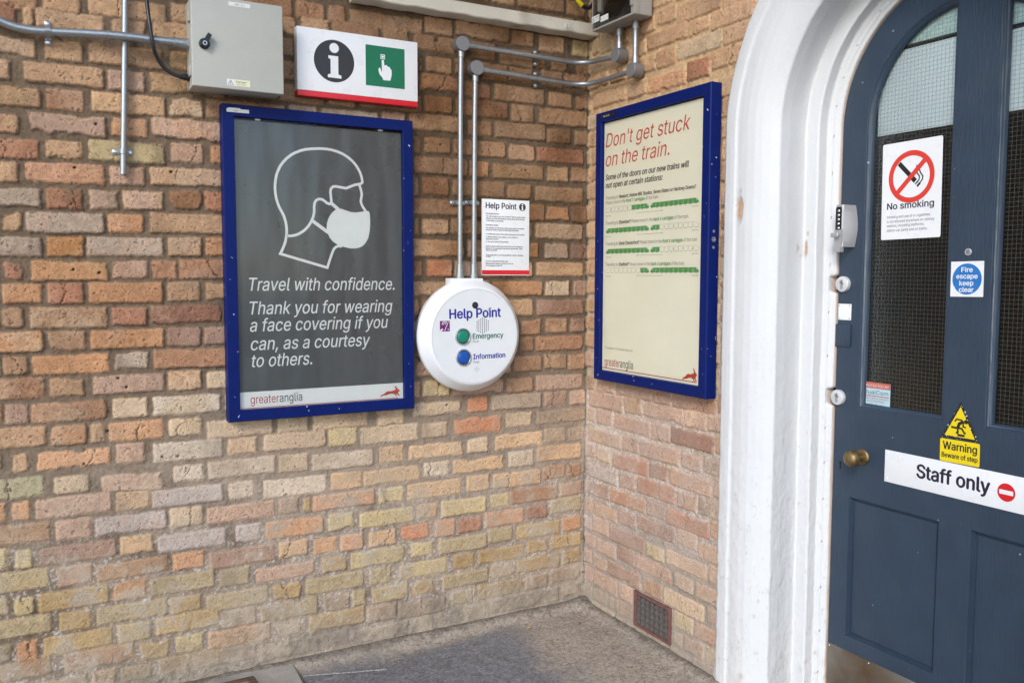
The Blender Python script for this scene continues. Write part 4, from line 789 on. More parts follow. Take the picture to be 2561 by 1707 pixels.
for i, (label, c1, bB, bend, vx, clips, cl2, top) in enumerate((
        ('upper conduit bending round the corner and dropping to the help point', (950+812/3.92, 50+232/3.92), (1400+372/2.69, 370/2.69), (950+1760/3.92, 50+398/3.92), ((792, 400), (785, 1150)), (1553, 352), (776, 418), (375, 175)),
        ('lower conduit bending round the corner with printed marking above the small notice', (950+952/3.92, 50+470/3.92), (1400+478/2.69, 470/2.69), (950+1760/3.92, 50+612/3.92), ((932, 640), (921, 1150)), (1553, 570), (915, 416), (480, 130)))):
    t, A1, (uB, zB), pth = run(label, c1, bB, None, None, None, None, None, None, .033, bend)
    junction(t, 'A', A1, .006, .050, .0285); junction(t, 'B', (uB, zB), .006, .052, .0285)
    xs = [PA(950+x/3.92, (50 if j == 0 else 400)+y/3.92, .03)[0] for j, (x, y) in enumerate(vx)]; zb = PA(950+vx[1][0]/3.92, 400+1150/3.92, .03)[1]; xm = sum(xs)/2
    xm = .5*A1[0]+.5*xs[1]
    mb = WF('A'); mb.tube([(A1[0], A1[1]-.02, .03), (A1[0]*.7+xs[1]*.3, A1[1]-.2, .028), (xs[1], zb-.01, .028)], .0103, M_galv, 16); mb.build('pipe', t, 60)
    mb = WF('A'); mb.tube([(A1[0], A1[1]-.025, .03), (A1[0], A1[1]-.05, .03)], .013, M_galv, 18); mb.build('coupling', t)
    mb = WF('A'); mb.tube([(xs[1], zb+.052, .028), (xs[1], zb+.012, .028)], [.0125, .0142], M_galv, 18); mb.tube([(xs[1], zb+.012, .028), (xs[1], zb-.004, .028)], .017, M_galv, 18); mb.build('coupling', t)
    def saddleW(fr, c, w, r, along, L, wd=.008):
        n = 12; t_ = .0016; mb = WF(fr); cs = [(-L, .004), (-r-.003, .004)]+[(-(r+t_)*math.cos(math.pi*i/n), w+(r+t_)*math.sin(math.pi*i/n)) for i in range(n+1)]+[(r+.003, .004), (L, .004)]
        vs = [((c[0]+o, c[1]+s, z) if along == 'v' else (c[0]+s, c[1]+o, z)) for s in (-wd, wd) for o, z in cs]; m_ = len(cs); mb.add(vs, [(i, i+1, m_+i+1, m_+i) for i in range(m_-1)], M_galv)
        for sgn in (-1, 1):
            q = (c[0]+sgn*(L-.008), c[1]) if along == 'v' else (c[0], c[1]+sgn*(L-.008))
            mb.lathe(q, [(.010, 0), (.010, .009), (.008, .011)], M_galv, 18); screw(mb, q, .005, .012, M_steel)
        mb.build('saddle_clip', t, 50)
    q = a_(clips[0], clips[1], .03); zq = float(np.interp(q[0], [p_[0] for p_ in pth[:7]], [p_[2] for p_ in pth[:7]])); saddleW('A', (q[0], zq), .033, .0105, 'h', .031)
    q = PA(950+cl2[0]/3.92, 400+cl2[1]/3.92, .03); zz_ = (q[1]-zb)/(A1[1]-zb); saddleW('A', (xs[1]+(A1[0]-xs[1])*zz_*.8, q[1]), .028, .0105, 'v', .033)
    zt = PB(1400+top[0]/2.69, top[1]/2.69, .03)[1]
    mb = WF('B'); mb.tube([(uB, zB+.02, .03), (uB, zt+.01, .03)], .0103, M_galv, 16); mb.build('pipe', t, 60)
    mb = WF('B'); mb.tube([(uB, zB+.026, .03), (uB, zB+.052, .03)], .013, M_galv, 18); mb.build('coupling', t); mb = WF('B'); mb.tube([(uB, zt-.045, .03), (uB, zt-.006, .03)], .0145, M_galv, 18); mb.tube([(uB, zt-.006, .03), (uB, zt+.006, .03)], .018, M_galv, 18); mb.build('coupling', t)
    if i == 1:
        u0_, v0_ = pth[4][0], pth[4][2]; mk = WF('A'); mk.text('CSS BSEN 61386 CLASS4', (pth[6][0]+.03, pth[6][2]+.003), (pth[3][0]+.02, pth[3][2]+.003), -.008, .0438, M_dkgrey); mk.build('printed_marking', t, 0)
# ------------------------------------------------------------------ enclosure with clear lid on the right wall
e = crop(PB, 1450, 0, 4.075)
w_ = .115; bu0 = e(93, 200, w_)[0]; bu1 = e(520, 100, w_)[0]; bz0 = (e(150, 290, w_)[1]+e(485, 145, w_)[1])/2
enc = thing('cable_enclosure', 'grey plastic enclosure with clear lid fixed over the corner conduits', 'junction box', 'B', ((bu0+bu1)/2, bz0, 0)); bz1 = bz0+.24
M_enc = pmat('enclosure_grey_plastic', (.30, .29, .27), .45, var=.04)
MB().box(bu0+.002, bu1-.002, bz0, bz1, .012, .07, M_enc, .006, 3).build('body', enc)
bk = MB(); bk.box(bu0+.012, bu1-.012, bz0+.012, bz1-.012, .0705, .074, M_enc)
for q in range(3): bk.tube([(bu0+.07+.02*q, bz0+.015, .084), (bu0+.075+.02*q, bz0+.06, .088), (bu0+.085+.02*q, bz0+.13, .086), (bu0+.06+.02*q, bz0+.22, .084)], .0035, M_cable, 8)
bk.box(bu0+.03, bu0+.055, bz0+.07, bz0+.12, .074, .095, M_label, .002); bk.build('wiring', enc)
ld = plate([rrect(bu0, bu1, bz0-.002, bz1+.002, .006), rrect(bu0+.008, bu1-.02, bz0+.006, bz1-.006, .004)], .0708, .1, M_enc, .001); ld.build('lid_rim', enc)
MB().box(bu0+.006, bu1-.018, bz0+.004, bz1-.004, .0945, .100, glass_mat('smoked_clear_lid', .12, (.90, .89, .87), 1.2), .002).build('clear_lid', enc)
lb = MB(); a, b = e(122, 215, .101), e(198, 175, .101); v = (a[1]+b[1])/2; lb.box(a[0], b[0], v-.013, v+.013, .1002, .1008, M_label); lb.stroke([(a[0]+.003, v-.009), (a[0]+.021, v-.009), (a[0]+.012, v+.007)], .0013, .101, M_black, True); lb.stroke([(a[0]+.0135, v+.003), (a[0]+.0105, v-.0015), (a[0]+.0135, v-.0015), (a[0]+.0115, v-.006)], .0013, .1012, M_black)
lb.text('DANGER', (a[0]+.022, v+.003), (b[0]-.002, v+.003), .0055, .101, M_black); lb.text('230 volts', (a[0]+.026, v-.006), (b[0]-.004, v-.006), .004, .101, M_black); lb.build('danger_label', enc, 0)
lb = MB(); a, b = e(211, 200, .101), e(289, 165, .101); v = (a[1]+b[1])/2; lb.box(a[0], b[0], v-.011, v+.011, .1002, .1008, M_label); lb.text('FH1', (a[0]+.022, v-.004), (b[0]-.024, v-.004), .006, .101, M_txtd); lb.disc((a[0]+.006, v), .002, .101, M_black, 10); lb.disc((b[0]-.006, v), .002, .101, M_black, 10); lb.build('name_label', enc, 0)
ct = MB()
for q in (.03, .16): ct.box(bu1-.018, bu1-.002, bz0+q, bz0+q+.035, .1002, .108, M_enc, .003)
ct.build('lid_catch', enc)
# ------------------------------------------------------------------ cream beam along the top of the long wall
f5 = crop(PA, 1000, 0, 2.613); wb = .07
zb0 = np.mean([f5(0, 62, wb)[1], f5(1000, 185, wb)[1], f5(1235, 213, wb)[1]]); zb1 = np.mean([f5(500, 38, wb)[1], f5(1000, 96, wb)[1]])
bmt = thing('timber_beam', 'cream painted timber beam along the top of the long wall', 'beam', 'A', (-.6, zb0, 0))
mb = MB(); n_ = 60; us = np.linspace(-1.06, .004, n_); vs = []
for u in us:
    j = .0012*math.sin(u*37)+.0008*math.sin(u*91+1)
    vs += [(u, zb0+j, .003), (u, zb0+.002+j, wb-.004), (u, zb0+.006+j, wb+j*.4), (u, zb1-.006, wb-j*.4), (u, zb1, wb-.005), (u, zb1+j, .003)]
mb.add(vs, [(6*i+j, 6*i+(j+1) % 6, 6*(i+1)+(j+1) % 6, 6*(i+1)+j) for i in range(n_-1) for j in range(6)]+[(5, 4, 3, 2, 1, 0), tuple(6*(n_-1)+j for j in range(6))], M_cream); mb.build('beam', bmt, 30)
bt = MB(); c = crop(PA, 950, 50, 3.92, wb)(1835, 64); bt.lathe(c, [(.0115, wb-.001), (.0115, wb+.001), (.010, wb+.0022), (.0025, wb+.0025)], M_cream, 24); bt.box(c[0]-.0008, c[0]+.0008, c[1]-.009, c[1]+.009, wb+.0021, wb+.0028, pmat('slot_dirt', (.2, .18, .14), .8)); bt.build('bolt_head', bmt)
yc_ = thing('cable_loop', 'black cable loop with yellow marker tag above the cream beam', 'cable', 'A', (*PA(1452, 8, .06), 0))
MB().tube(smooth([(*PA(x, y, .06), .06) for x, y in ((1418, -60), (1432, -20), (1447, 4), (1462, 20), (1475, 22), (1490, 0), (1496, -40))]), .0085, M_cable, 10).build('cable', yc_, 60)
MB().tube(smooth([(*PA(x, y, .0605), .0605) for x, y in ((1440, -8), (1447, 4), (1456, 14))]), .0096, M_yellow, 12).build('marker_tag', yc_, 60)
# ------------------------------------------------------------------ help point
h_ = crop(PA, 1020, 680, 4.9)
wf = .098; fc = h_(822, 783, wf); fr_ = (h_(1338, 783, wf)[0]-h_(305, 783, wf)[0])/2
hpt = thing('help_point', 'round white help point with green and blue push buttons between the posters', 'intercom', 'A', (fc[0], fc[1]-.22, 0))
Ro = .2225
MB().lathe(fc, [(Ro*.965, .0), (Ro*.975, .03), (Ro, .034), (Ro+.002, .040), (Ro+.002, .052), (Ro-.002, .060), (Ro-.022, .0865), (Ro-.027, .0945), (Ro-.032, .0985), (Ro-.037, .0995), (fr_+.0012, .0995), (fr_+.0008, .0965), (fr_-.002, .0955)], M_plas, 128).build('housing', hpt, 28)
MB().lathe(fc, [(fr_-.0005, .0955), (fr_-.0005, wf-.0012), (fr_-.0015, wf)], M_face, 128).build('faceplate', hpt, 28)
a, b = h_(530, 80, .06), h_(920, 80, .06); ztp = h_(725, 76, .06)[1]; MB().box(a[0], b[0], fc[1]+.15, ztp, .004, .062, M_plas, .003).build('entry_spout', hpt)
lp = MB(); c = h_(825, 407, wf); lp.lathe(c, [(.0135, wf-.0005), (.0135, wf+.0008), (.0118, wf+.001), (.0112, wf+.0004)], M_blackp, 32); lp.lathe(c, [(.0062, wf+.0006), (.0062, wf+.0012), (.003, wf+.0022)], M_dkgrey, 20); lp.build('camera_lens', hpt)
tx = MB(); tx.text('Help Point', h_(512, 572, wf), h_(1137, 546, wf), .0365, wf+.0004, M_navy, 0, .035); tx.build('lettering', hpt, 0); tx = MB(); tx.text('Information', h_(803, 1068, wf), h_(1192, 1043, wf), .0200, wf+.0004, M_navy, 0, .035); tx.text('Push', h_(804, 1116, wf), h_(876, 1114, wf), .0100, wf+.0004, M_navy)
tx.build('lettering', hpt, 0); tx = MB(); tx.text('Emergency', h_(797, 818, wf), h_(1168, 800, wf), .0205, wf+.0004, M_pgreen, 0, .03); tx.text('Push', h_(798, 866, wf), h_(871, 862, wf), .0100, wf+.0004, M_pgreen); tx.build('lettering', hpt, 0)
for nm, x, y, mt in (('push_button', 681, 791, M_btng), ('push_button', 689, 1046, M_btnb)):
    c = h_(x, y, wf+.008); bz = MB(); bz.lathe(c, [(.0335, wf-.001), (.0335, wf+.005), (.0315, wf+.0078), (.0285, wf+.0082), (.0262, wf+.006), (.0258, wf+.003)], M_steel, 48, False); B0 = MB(); B0.lathe(c, [(.0252, wf), (.0252, wf+.0065), (.0235, wf+.0088), (.0185, wf+.0102), (.010, wf+.011), (.003, wf+.0112)], mt, 40)
    o = B0.build(nm, hpt, 60, 'green emergency button' if mt is M_btng else 'blue information button'); bz.build('bezel', o, 40)
sp_ = MB()
for x, n0, cnt in ((848, 608, 5), (870, 593, 6), (893, 578, 7), (916, 565, 8), (939, 577, 7), (961, 590, 6), (985, 602, 5)):
    for j in range(cnt): sp_.disc(h_(x, n0+j*26.2, wf), .0021, wf+.0003, M_void, 10, .0027)
sp_.build('speaker_grille', hpt, 0)
mic = MB(); c = h_(845, 1189, wf); mic.ring(c, .0112, .0116, wf+.0003, M_txtm)
for dx, dy in ((0, .0053), (0, -.0053), (.0053, 0), (-.0053, 0)): mic.disc((c[0]+dx, c[1]+dy), .0017, wf+.0003, M_void, 10)
mic.build('microphone_holes', hpt, 0)
sc = MB(); screw(sc, h_(996, 453, wf), .006, wf, M_steel); sc.build('camera_screw', hpt)
pl = MB(); Q = [h_(x, y, wf) for x, y in ((391, 600), (512, 596), (516, 724), (393, 731))]; a0, a1, b0, b1 = (Q[0][0]+Q[3][0])/2, (Q[1][0]+Q[2][0])/2, (Q[2][1]+Q[3][1])/2, (Q[0][1]+Q[1][1])/2
sz = a1-a0; P2 = lambda x, y: (a0+sz*x, b0+(b1-b0)*y)
pl.flat([(a0, b0), (a1, b0), (a1, b1), (a0, b1)], wf+.0003, M_purple); ob = pl.build('loop_symbol', hpt, 0)
er = MB(); er.stroke([P2(*p) for p in ((.22, .62), (.24, .78), (.33, .9), (.48, .95), (.63, .9), (.73, .78), (.74, .62), (.68, .5), (.6, .38), (.56, .25), (.52, .14), (.44, .08))], .0026, wf+.0006, M_face); er.stroke([P2(*p) for p in ((.36, .62), (.38, .73), (.48, .8), (.58, .74), (.6, .64))], .0022, wf+.0006, M_face)
er.flat([P2(.0, .0), P2(.16, .0), P2(.34, .2), P2(.22, .3), P2(.03, .14)], wf+.0005, M_face); er.text('T', P2(.76, .1), P2(.94, .1), .006, wf+.0006, M_face, 0, .03); er.stroke([P2(.8, .98), P2(1.02, .72)], .0016, wf+.0007, M_face); er.build('ear_mark', ob, 0)
# ------------------------------------------------------------------ help point notice
w_ = .006; n_ = crop(PA, 1190, 480, 1069/150, w_); Q = [n_(x, y) for x, y in ((107, 113), (957, 165), (945, 1488), (112, 1480))]
a0, a1, b0, b1 = (Q[0][0]+Q[3][0])/2, (Q[1][0]+Q[2][0])/2, (Q[2][1]+Q[3][1])/2, (Q[0][1]+Q[1][1])/2
nt_ = thing('notice', 'small white printed help point notice with red foot strip beside the conduits', 'sign', 'A', ((a0+a1)/2, b0, 0)); zr = (n_(112, 1385)[1]+n_(945, 1400)[1])/2
MB().box(a0, a1, b0, b1, .001, w_, M_white, .0006).build('panel', nt_); MB().box(a0+.0002, a1-.0002, b0+.003, zr, w_, w_+.0004, M_red).build('red_strip', nt_, 0)
tx = MB(); tx.text('Help Point', *bl(n_, 178, 720, 287, 312), .0235, w_+.0004, M_ink, 0, .03); tx.build('heading', nt_, 0)
r = MB(); inforound(r, n_(829, 273), .0158, w_+.0004, M_dkgrey, M_white); r.build('information_roundel', nt_, 0)
tx = MB(); ys = [(385, 'Information Button:', 178, 414), (432, 'This will connect you to our Customer Service Centre which', 178, 882), (470, 'will give you train information. At busy times there may be', 178, 868), (510, 'a short delay in answering.', 178, 492), (588, 'Emergency Button:', 178, 405), (636, 'The operator on this service will answer within 60 seconds.', 178, 868), (672, 'Please be ready to give the following information:', 178, 766), (745, '1. Confirm the name of the station and your exact location.', 178, 876), (797, '2. What assistance you require e.g Fire, Police or', 178, 748), (837, 'Ambulance service.', 178, 408), (883, '3. The exact nature of the problem.', 178, 590), (960, 'Please use the button only in the event of an emergency.', 178, 840), (998, 'Misuse of the equipment may lead to prosecution. Calls', 178, 830), (1036, 'may be recorded.', 178, 380), (1115, 'If this help point is not working please contact a member', 178, 846), (1150, 'of staff.', 178, 268), (1228, 'For train running information call:', 175, 570), (1268, 'National Rail Enquiries on 03457 48 49 50', 175, 668), (1308, 'In an emergency dial 999', 175, 470)]
for y, s_, x0, x1 in ys: tx.text(s_, *bl(n_, x0, x1, y+8, y+8+.042*(x1-x0)), .0054, w_+.0004, M_ink, 0, .02)
tx.build('small_print', nt_, 0)
sc = MB()
for x, y in ((150, 248), (918, 292), (147, 1342), (908, 1352)): screw(sc, n_(x, y), .0036, w_, M_white)
sc.build('fixing_screw', nt_)
# ------------------------------------------------------------------ air brick low on the right wall
a0, a1, b0, b1 = (AB[0][0]+AB[3][0])/2, (AB[1][0]+AB[2][0])/2, (AB[2][1]+AB[3][1])/2, (AB[0][1]+AB[1][1])/2
ab = thing('air_brick', 'cast iron air brick grille with flaking red rim low on the right wall', 'vent', 'B', ((a0+a1)/2, b0, 0))
plate([[(a0, b0), (a1, b0), (a1, b1), (a0, b1)], [(a0+.013, b0+.010), (a1-.013, b0+.010), (a1-.013, b1-.012), (a0+.013, b1-.012)]], -.02, .006, M_ironred, .002).build('rim', ab)
x0, x1, y0, y1 = a0+.012, a1-.012, b0+.009, b1-.011; nx, ny = 7, 5; gr = MB(); holes = []
px_, py_ = (x1-x0)/nx, (y1-y0)/ny
for j in range(ny):
    for i in range(nx):
        cx, cy = x0+(i+.5)*px_, y0+(j+.5)*py_; ox, oy, ix, iy = px_/2, py_/2, px_/2-.0045, py_/2-.0042
        gr.add([(cx-ox, cy-oy, -.004), (cx+ox, cy-oy, -.004), (cx+ox, cy+oy, -.004), (cx-ox, cy+oy, -.004), (cx-ix, cy-iy, -.016), (cx+ix, cy-iy, -.016), (cx+ix, cy+iy, -.016), (cx-ix, cy+iy, -.016), (cx-ix, cy-iy, -.05), (cx+ix, cy-iy, -.05), (cx+ix, cy+iy, -.05), (cx-ix, cy+iy, -.05)],
               [(q, (q+1) % 4, 4+(q+1) % 4, 4+q) for q in range(4)]+[(4+q, 4+(q+1) % 4, 8+(q+1) % 4, 8+q) for q in range(4)], M_iron)
        gr.add([(cx-ix, cy-iy, -.03), (cx+ix, cy-iy, -.03), (cx+ix, cy+iy, -.03), (cx-ix, cy+iy, -.03)], [(0, 1, 2, 3)], M_void)
gr.build('grille', ab, 0)
# ------------------------------------------------------------------ the blue door
DW = -.240; RD_ = .4138; u0, u1 = UC-RD_, UC+RD_
g8 = crop(PB, 2000, 600, 2.412, DW); g2 = crop(PB, 2000, 1200, 3.093, DW); g1_ = crop(PB, 1800, 0, 2.4126, DW)
vb_ = .045
gl0 = (PB(2165, 650, DW)[0]+PB(2148, 1018, DW)[0])/2-.006; gm0 = (g8(905, 200)[0]+g8(855, 1080)[0])/2; gv0 = (g8(380, 1015)[1]+g8(855, 1088)[1])/2
gm1 = (g8(1165, 300)[0]+g8(1110, 1120)[0])/2; gr1 = 2*UC-gl0; rg = UC-gl0
print('door glass', gl0, gm0, gm1, gr1, gv0, 'mid', (gm0+gm1)/2, UC)
mid = UC; hw = (gm1-gm0)/2
def pane(a0, b0, a1, ins=0):           # arched pane outline left of the mullion (mirror for the right)
    r = rg-ins; x = a1-ins; top = math.sqrt(max(1e-6, r*r-(UC-x)**2)); t0 = math.atan2(top, x-UC)
    pts = [(a0+ins, b0+ins), (x, b0+ins), (x, ZC+top)]
    for i in range(1, 25): t = t0+(math.pi-t0)*i/24; pts.append((UC+r*math.cos(t), ZC+r*math.sin(t)))
    return pts
def mirror(p): return [(2*UC-a, b) for a, b in p][::-1]
PLn = pane(gl0, gv0, gm0); PRn = mirror(pane(gl0, gv0, 2*UC-gm1))
pl0 = g2(375, 400)[0]; pl1 = g2(1065, 500)[0]; pt = (g2(370, 130)[1]+g2(1070, 315)[1])/2; pb = (g2(315, 1185)[1]+g2(1000, 1478)[1])/2
q0 = g2(1328, 380)[0]; q1 = q0+(pl1-pl0)
KZ = (g2(165, 1228)[1]+g2(920, 1566)[1])/2
door = thing('door', 'slate blue arched panelled door with two wired glass panes', 'door', 'B', (UC, vb_, DW))
leaf = [(u0+.003, vb_), (u1-.003, vb_)]+[(UC+(RD_-.003)*math.cos(R(a)), ZC+(RD_-.003)*math.sin(R(a))) for a in np.linspace(0, 180, 61)]
LP = [(pl0, pb), (pl1, pb), (pl1, pt), (pl0, pt)]; LQ = [(q0, pb), (min(q1, u1-.09), pb), (min(q1, u1-.09), pt), (q0, pt)]
plate([leaf, PLn, PRn, LP, LQ], DW-.04, DW, M_door, .0022).build('leaf', door, 40)
for nm, O in (('lower_panel', LP), ('lower_panel', LQ)):
    (a, b), (c, d) = O[0], O[2]; mb = MB()
    L = [(0, -.0005), (.0035, -.012), (.006, -.0175), (.0105, -.0165), (.014, -.0125), (.020, -.0120)]
    vs = [(x, y, DW+z) for o, z in L for x, y in ((a+o-.001, b+o-.001), (c-o+.001, b+o-.001), (c-o+.001, d-o+.001), (a+o-.001, d-o+.001))]
    mb.add(vs, [(4*j+i, 4*j+(i+1) % 4, 4*j+4+(i+1) % 4, 4*j+4+i) for j in range(len(L)-1) for i in range(4)]+[tuple(4*(len(L)-1)+i for i in range(4))], M_door); mb.build(nm, door, 30)
M_wired = glass_mat('rolled_wired_glass', .12, (.95, .975, .97), .6, .0010, 170)
M_wire = pmat('glass_wire', (.15, .17, .165), .45, metal=.2)
WG = DW-.019
def inset(pts, d):
    P = [Vector(p) for p in pts]; n = len(P); out = []
    for i in range(n):
        e1 = (P[i]-P[i-1]).normalized(); e2 = (P[(i+1) % n]-P[i]).normalized(); n1 = Vector((-e1.y, e1.x)); n2 = Vector((-e2.y, e2.x)); b = (n1+n2); b = b/max(.35, b.dot(n1)) if b.length > 1e-6 else n1
        out.append(tuple(P[i]+b*d))
    return out
def inside(p, poly):
    x, y = p; c = False
    for (x1, y1), (x2, y2) in zip(poly, poly[1:]+poly[:1]):
        if (y1 > y) != (y2 > y) and x < (x2-x1)*(y-y1)/(y2-y1)+x1: c = not c
    return c
for O in (PLn, PRn):
    mb = MB(); prof = [(-.001, -.002), (.003, -.0015), (.006, -.006), (.009, -.007), (.012, -.0105), (.0145, -.016), (.0145, -.022)]
    rings_ = [inset(O, d) for d, z in prof]; n = len(O); vs = [(a, b, DW+z) for (d, z), rg_ in zip(prof, rings_) for a, b in rg_]
    mb.add(vs, [(n*j+i, n*j+(i+1) % n, n*(j+1)+(i+1) % n, n*(j+1)+i) for j in range(len(prof)-1) for i in range(n)], M_door); mb.build('glazing_bead', door, 40)
    I = inset(O, .013); gp = MB(); gp.prism(I, WG-.004, WG, M_wired); gobj = gp.build('glass_pane', door, 0)
    wm = MB(); xs0, xs1 = min(a for a, b in I), max(a for a, b in I); ys0, ys1 = min(b for a, b in I), max(b for a, b in I); sp = .0128; hw_ = .00036
    x = xs0+.004
    while x < xs1:
        y = [b for b in np.arange(ys0, ys1, .004) if inside((x, b), I)]
        if y: wm.add([(x-hw_, y[0], WG-.0046), (x+hw_, y[0], WG-.0046), (x+hw_, y[-1], WG-.0046), (x-hw_, y[-1], WG-.0046)], [(0, 1, 2, 3)], M_wire)
        x += sp
    y = ys0+.006
    while y < ys1:
        xx = [a for a in np.arange(xs0, xs1, .002) if inside((a, y), I)]
        if xx: wm.add([(xx[0], y-hw_, WG-.0049), (xx[-1], y-hw_, WG-.0049), (xx[-1], y+hw_, WG-.0049), (xx[0], y+hw_, WG-.0049)], [(0, 1, 2, 3)], M_wire)
        y += sp
    wm.build('wire_mesh', gobj, 0)
    vb2 = MB()
kp = MB(); kp.box(u0+.004, u1-.004, vb_+.004, KZ, DW+.0003, DW+.0016, M_kick, .0004)
for i in range(6): screw(kp, (u0+.012+i*(2*RD_-.024)/5, KZ-.008), .0028, DW+.0018)
kp.build('kick_plate', door)
kn = MB(); c = g8(322, 1316, DW+.05); cr_ = g8(372, 1308, DW+.006); c = cr_
kn.lathe(c, [(.027, DW), (.027, DW+.004), (.024, DW+.007), (.021, DW+.008), (.012, DW+.010), (.0105, DW+.022), (.012, DW+.030), (.020, DW+.034), (.0255, DW+.042), (.0272, DW+.050), (.0262, DW+.058), (.022, DW+.066), (.014, DW+.0705), (.004, DW+.072)], M_brass, 48).build('knob', door, 60)
kh = MB(); c = g8(246, 1350); kh.disc((c[0], c[1]+.006), .005, DW+.0004, M_void, 20); kh.flat([(c[0]-.003, c[1]-.016), (c[0]+.003, c[1]-.016), (c[0]+.0025, c[1]+.004), (c[0]-.0025, c[1]+.004)], DW+.0006, M_void); kh.build('keyhole', door, 0)
for x, y in ((254, 266), (224, 948)):
    c = g8(x, y, DW+.012); ck = MB(); ck.lathe(c, [(.0258, DW+.0002), (.0258, DW+.010), (.0248, DW+.0125), (.0232, DW+.0135)], M_cyl, 40); o = ck.build('lock_cylinder', door)
    kb = MB(); kb.prism(rrect(c[0]-.0052, c[0]+.0052, c[1]-.017, c[1]+.005, .005), DW+.0135, DW+.0142, M_steel); kb.lathe((c[0], c[1]+.0065), [(.0085, DW+.0135), (.0085, DW+.015), (.0075, DW+.0156)], M_steel, 24); kb.flat([(c[0]-.0012, c[1]+.001), (c[0]+.0012, c[1]+.001), (c[0]+.0012, c[1]+.012), (c[0]-.0012, c[1]+.012)], DW+.0159, M_void); kb.build('key_barrel', o)
pq = MB(); Q = [g8(x, y, DW+.002) for x, y in ((234, 383), (312, 387), (308, 484), (231, 480))]; a0, a1, b0, b1 = (Q[0][0]+Q[3][0])/2, (Q[1][0]+Q[2][0])/2, (Q[2][1]+Q[3][1])/2, (Q[0][1]+Q[1][1])/2
pq.box(a0, a1, b0, b1, DW+.0002, DW+.002, M_white, .0006)
for x in (a0+.006, a1-.006):
    for y in (b0+.006, b1-.006): screw(pq, (x, y), .003, DW+.0022)
pq.build('blank_plate', door)
Q = [g8(x, y, DW+.008) for x, y in ((212, 502), (305, 513), (295, 648), (209, 636))]; a0, a1, b0, b1 = (Q[0][0]+Q[3][0])/2, (Q[1][0]+Q[2][0])/2, (Q[2][1]+Q[3][1])/2, (Q[0][1]+Q[1][1])/2
MB().box(a0, a1, b0, b1, DW+.0002, DW+.005, M_door, .0015).build('painted_cover_plate', door)
vw = MB(); c = g8(1018, 72); vw.lathe(c, [(.0105, DW), (.0105, DW+.002), (.0085, DW+.0032), (.0068, DW+.0026)], M_alu, 28); vw.lathe(c, [(.0066, DW+.001), (.005, DW+.0034), (.002, DW+.0042)], pmat('viewer_lens', (.18, .20, .24), .08), 24); vw.build('door_viewer', door)
# code lock
lkp = crop(PB, 2050, 480, 560/150, DW); D0 = DW+.058
Q = [lkp(x, y, D0) for x, y in ((147, 125), (205, 117), (206, 520), (142, 520))]
b1 = (Q[0][1]+Q[1][1])/2; b0 = lkp(330, 514, DW+.004)[1]; fu1 = (Q[1][0]+Q[2][0])/2; fu0 = (Q[0][0]+Q[3][0])/2; bu = lkp(326, 300, DW+.004)[0]
cl = thing('keypad_lock', 'silver mechanical push button code lock on the door edge', 'lock', 'B', ((fu0+bu)/2, b0, DW))
fu0 = min(fu0, fu1-.020); mb = MB(); n = 10
print('lock', fu0, fu1, bu, b0, b1)
sec = [(fu0-.004, DW+.0005), (bu, DW+.0005), (bu-.002, DW+.012), (fu1+.004, D0-.004), (fu1, D0), (fu0+.004, D0), (fu0, D0-.004)]
vs = []; vv = np.linspace(b0, b1, 13)
for j, y in enumerate(vv):
    bul = .010*math.sin(math.pi*j/12)
    for i, (a, b) in enumerate(sec): vs.append((a+(bul if i in (1, 2) else 0), y, b))
m7 = len(sec); mb.add(vs, [(m7*j+i, m7*j+(i+1) % m7, m7*(j+1)+(i+1) % m7, m7*(j+1)+i) for j in range(12) for i in range(m7)]+[tuple(range(m7-1, -1, -1)), tuple(m7*12+i for i in range(m7))], M_alu); mb.build('case', cl, 40)
za, zb2 = lkp(170, 140, D0)[1], lkp(170, 365, D0)[1]
MB().prism(rrect(fu0+.002, fu1-.001, zb2, za, .006), D0+.0002, D0+.0012, M_blackp).build('button_panel', cl, 30)
for y in (178, 218, 258, 298, 338):
    z = lkp(182, y, D0)[1]; MB().box(fu0+.007, fu1-.003, z-.0075, z+.0075, D0+.001, D0+.004, M_blackp, .0015).lathe((fu1-.0085, z), [(.0042, D0+.004), (.0042, D0+.006), (.0025, D0+.0075)], M_steel, 18).build('push_button', cl)
zt, zb3 = lkp(170, 352, D0)[1], lkp(170, 560, D0+.004)[1]
MB().prism(flip([(fu0+.001, zt), (fu1+.003, zt), (fu1+.003, zt-.035), (fu1-.001, zb3), (fu0+.006, zb3), (fu0+.001, zt-.035)]), D0-.012, D0+.004, M_alu).build('lower_plate', cl, 20)
z = lkp(170, 403, D0)[1]; MB().lathe(((fu0+fu1)/2, z), [(.008, D0+.004), (.008, D0+.010)], M_alu, 24).box(fu0-.002, fu1+.001, z-.0075, z+.0075, D0+.010, D0+.020, M_alu, .004, 3).build('thumb_turn', cl)
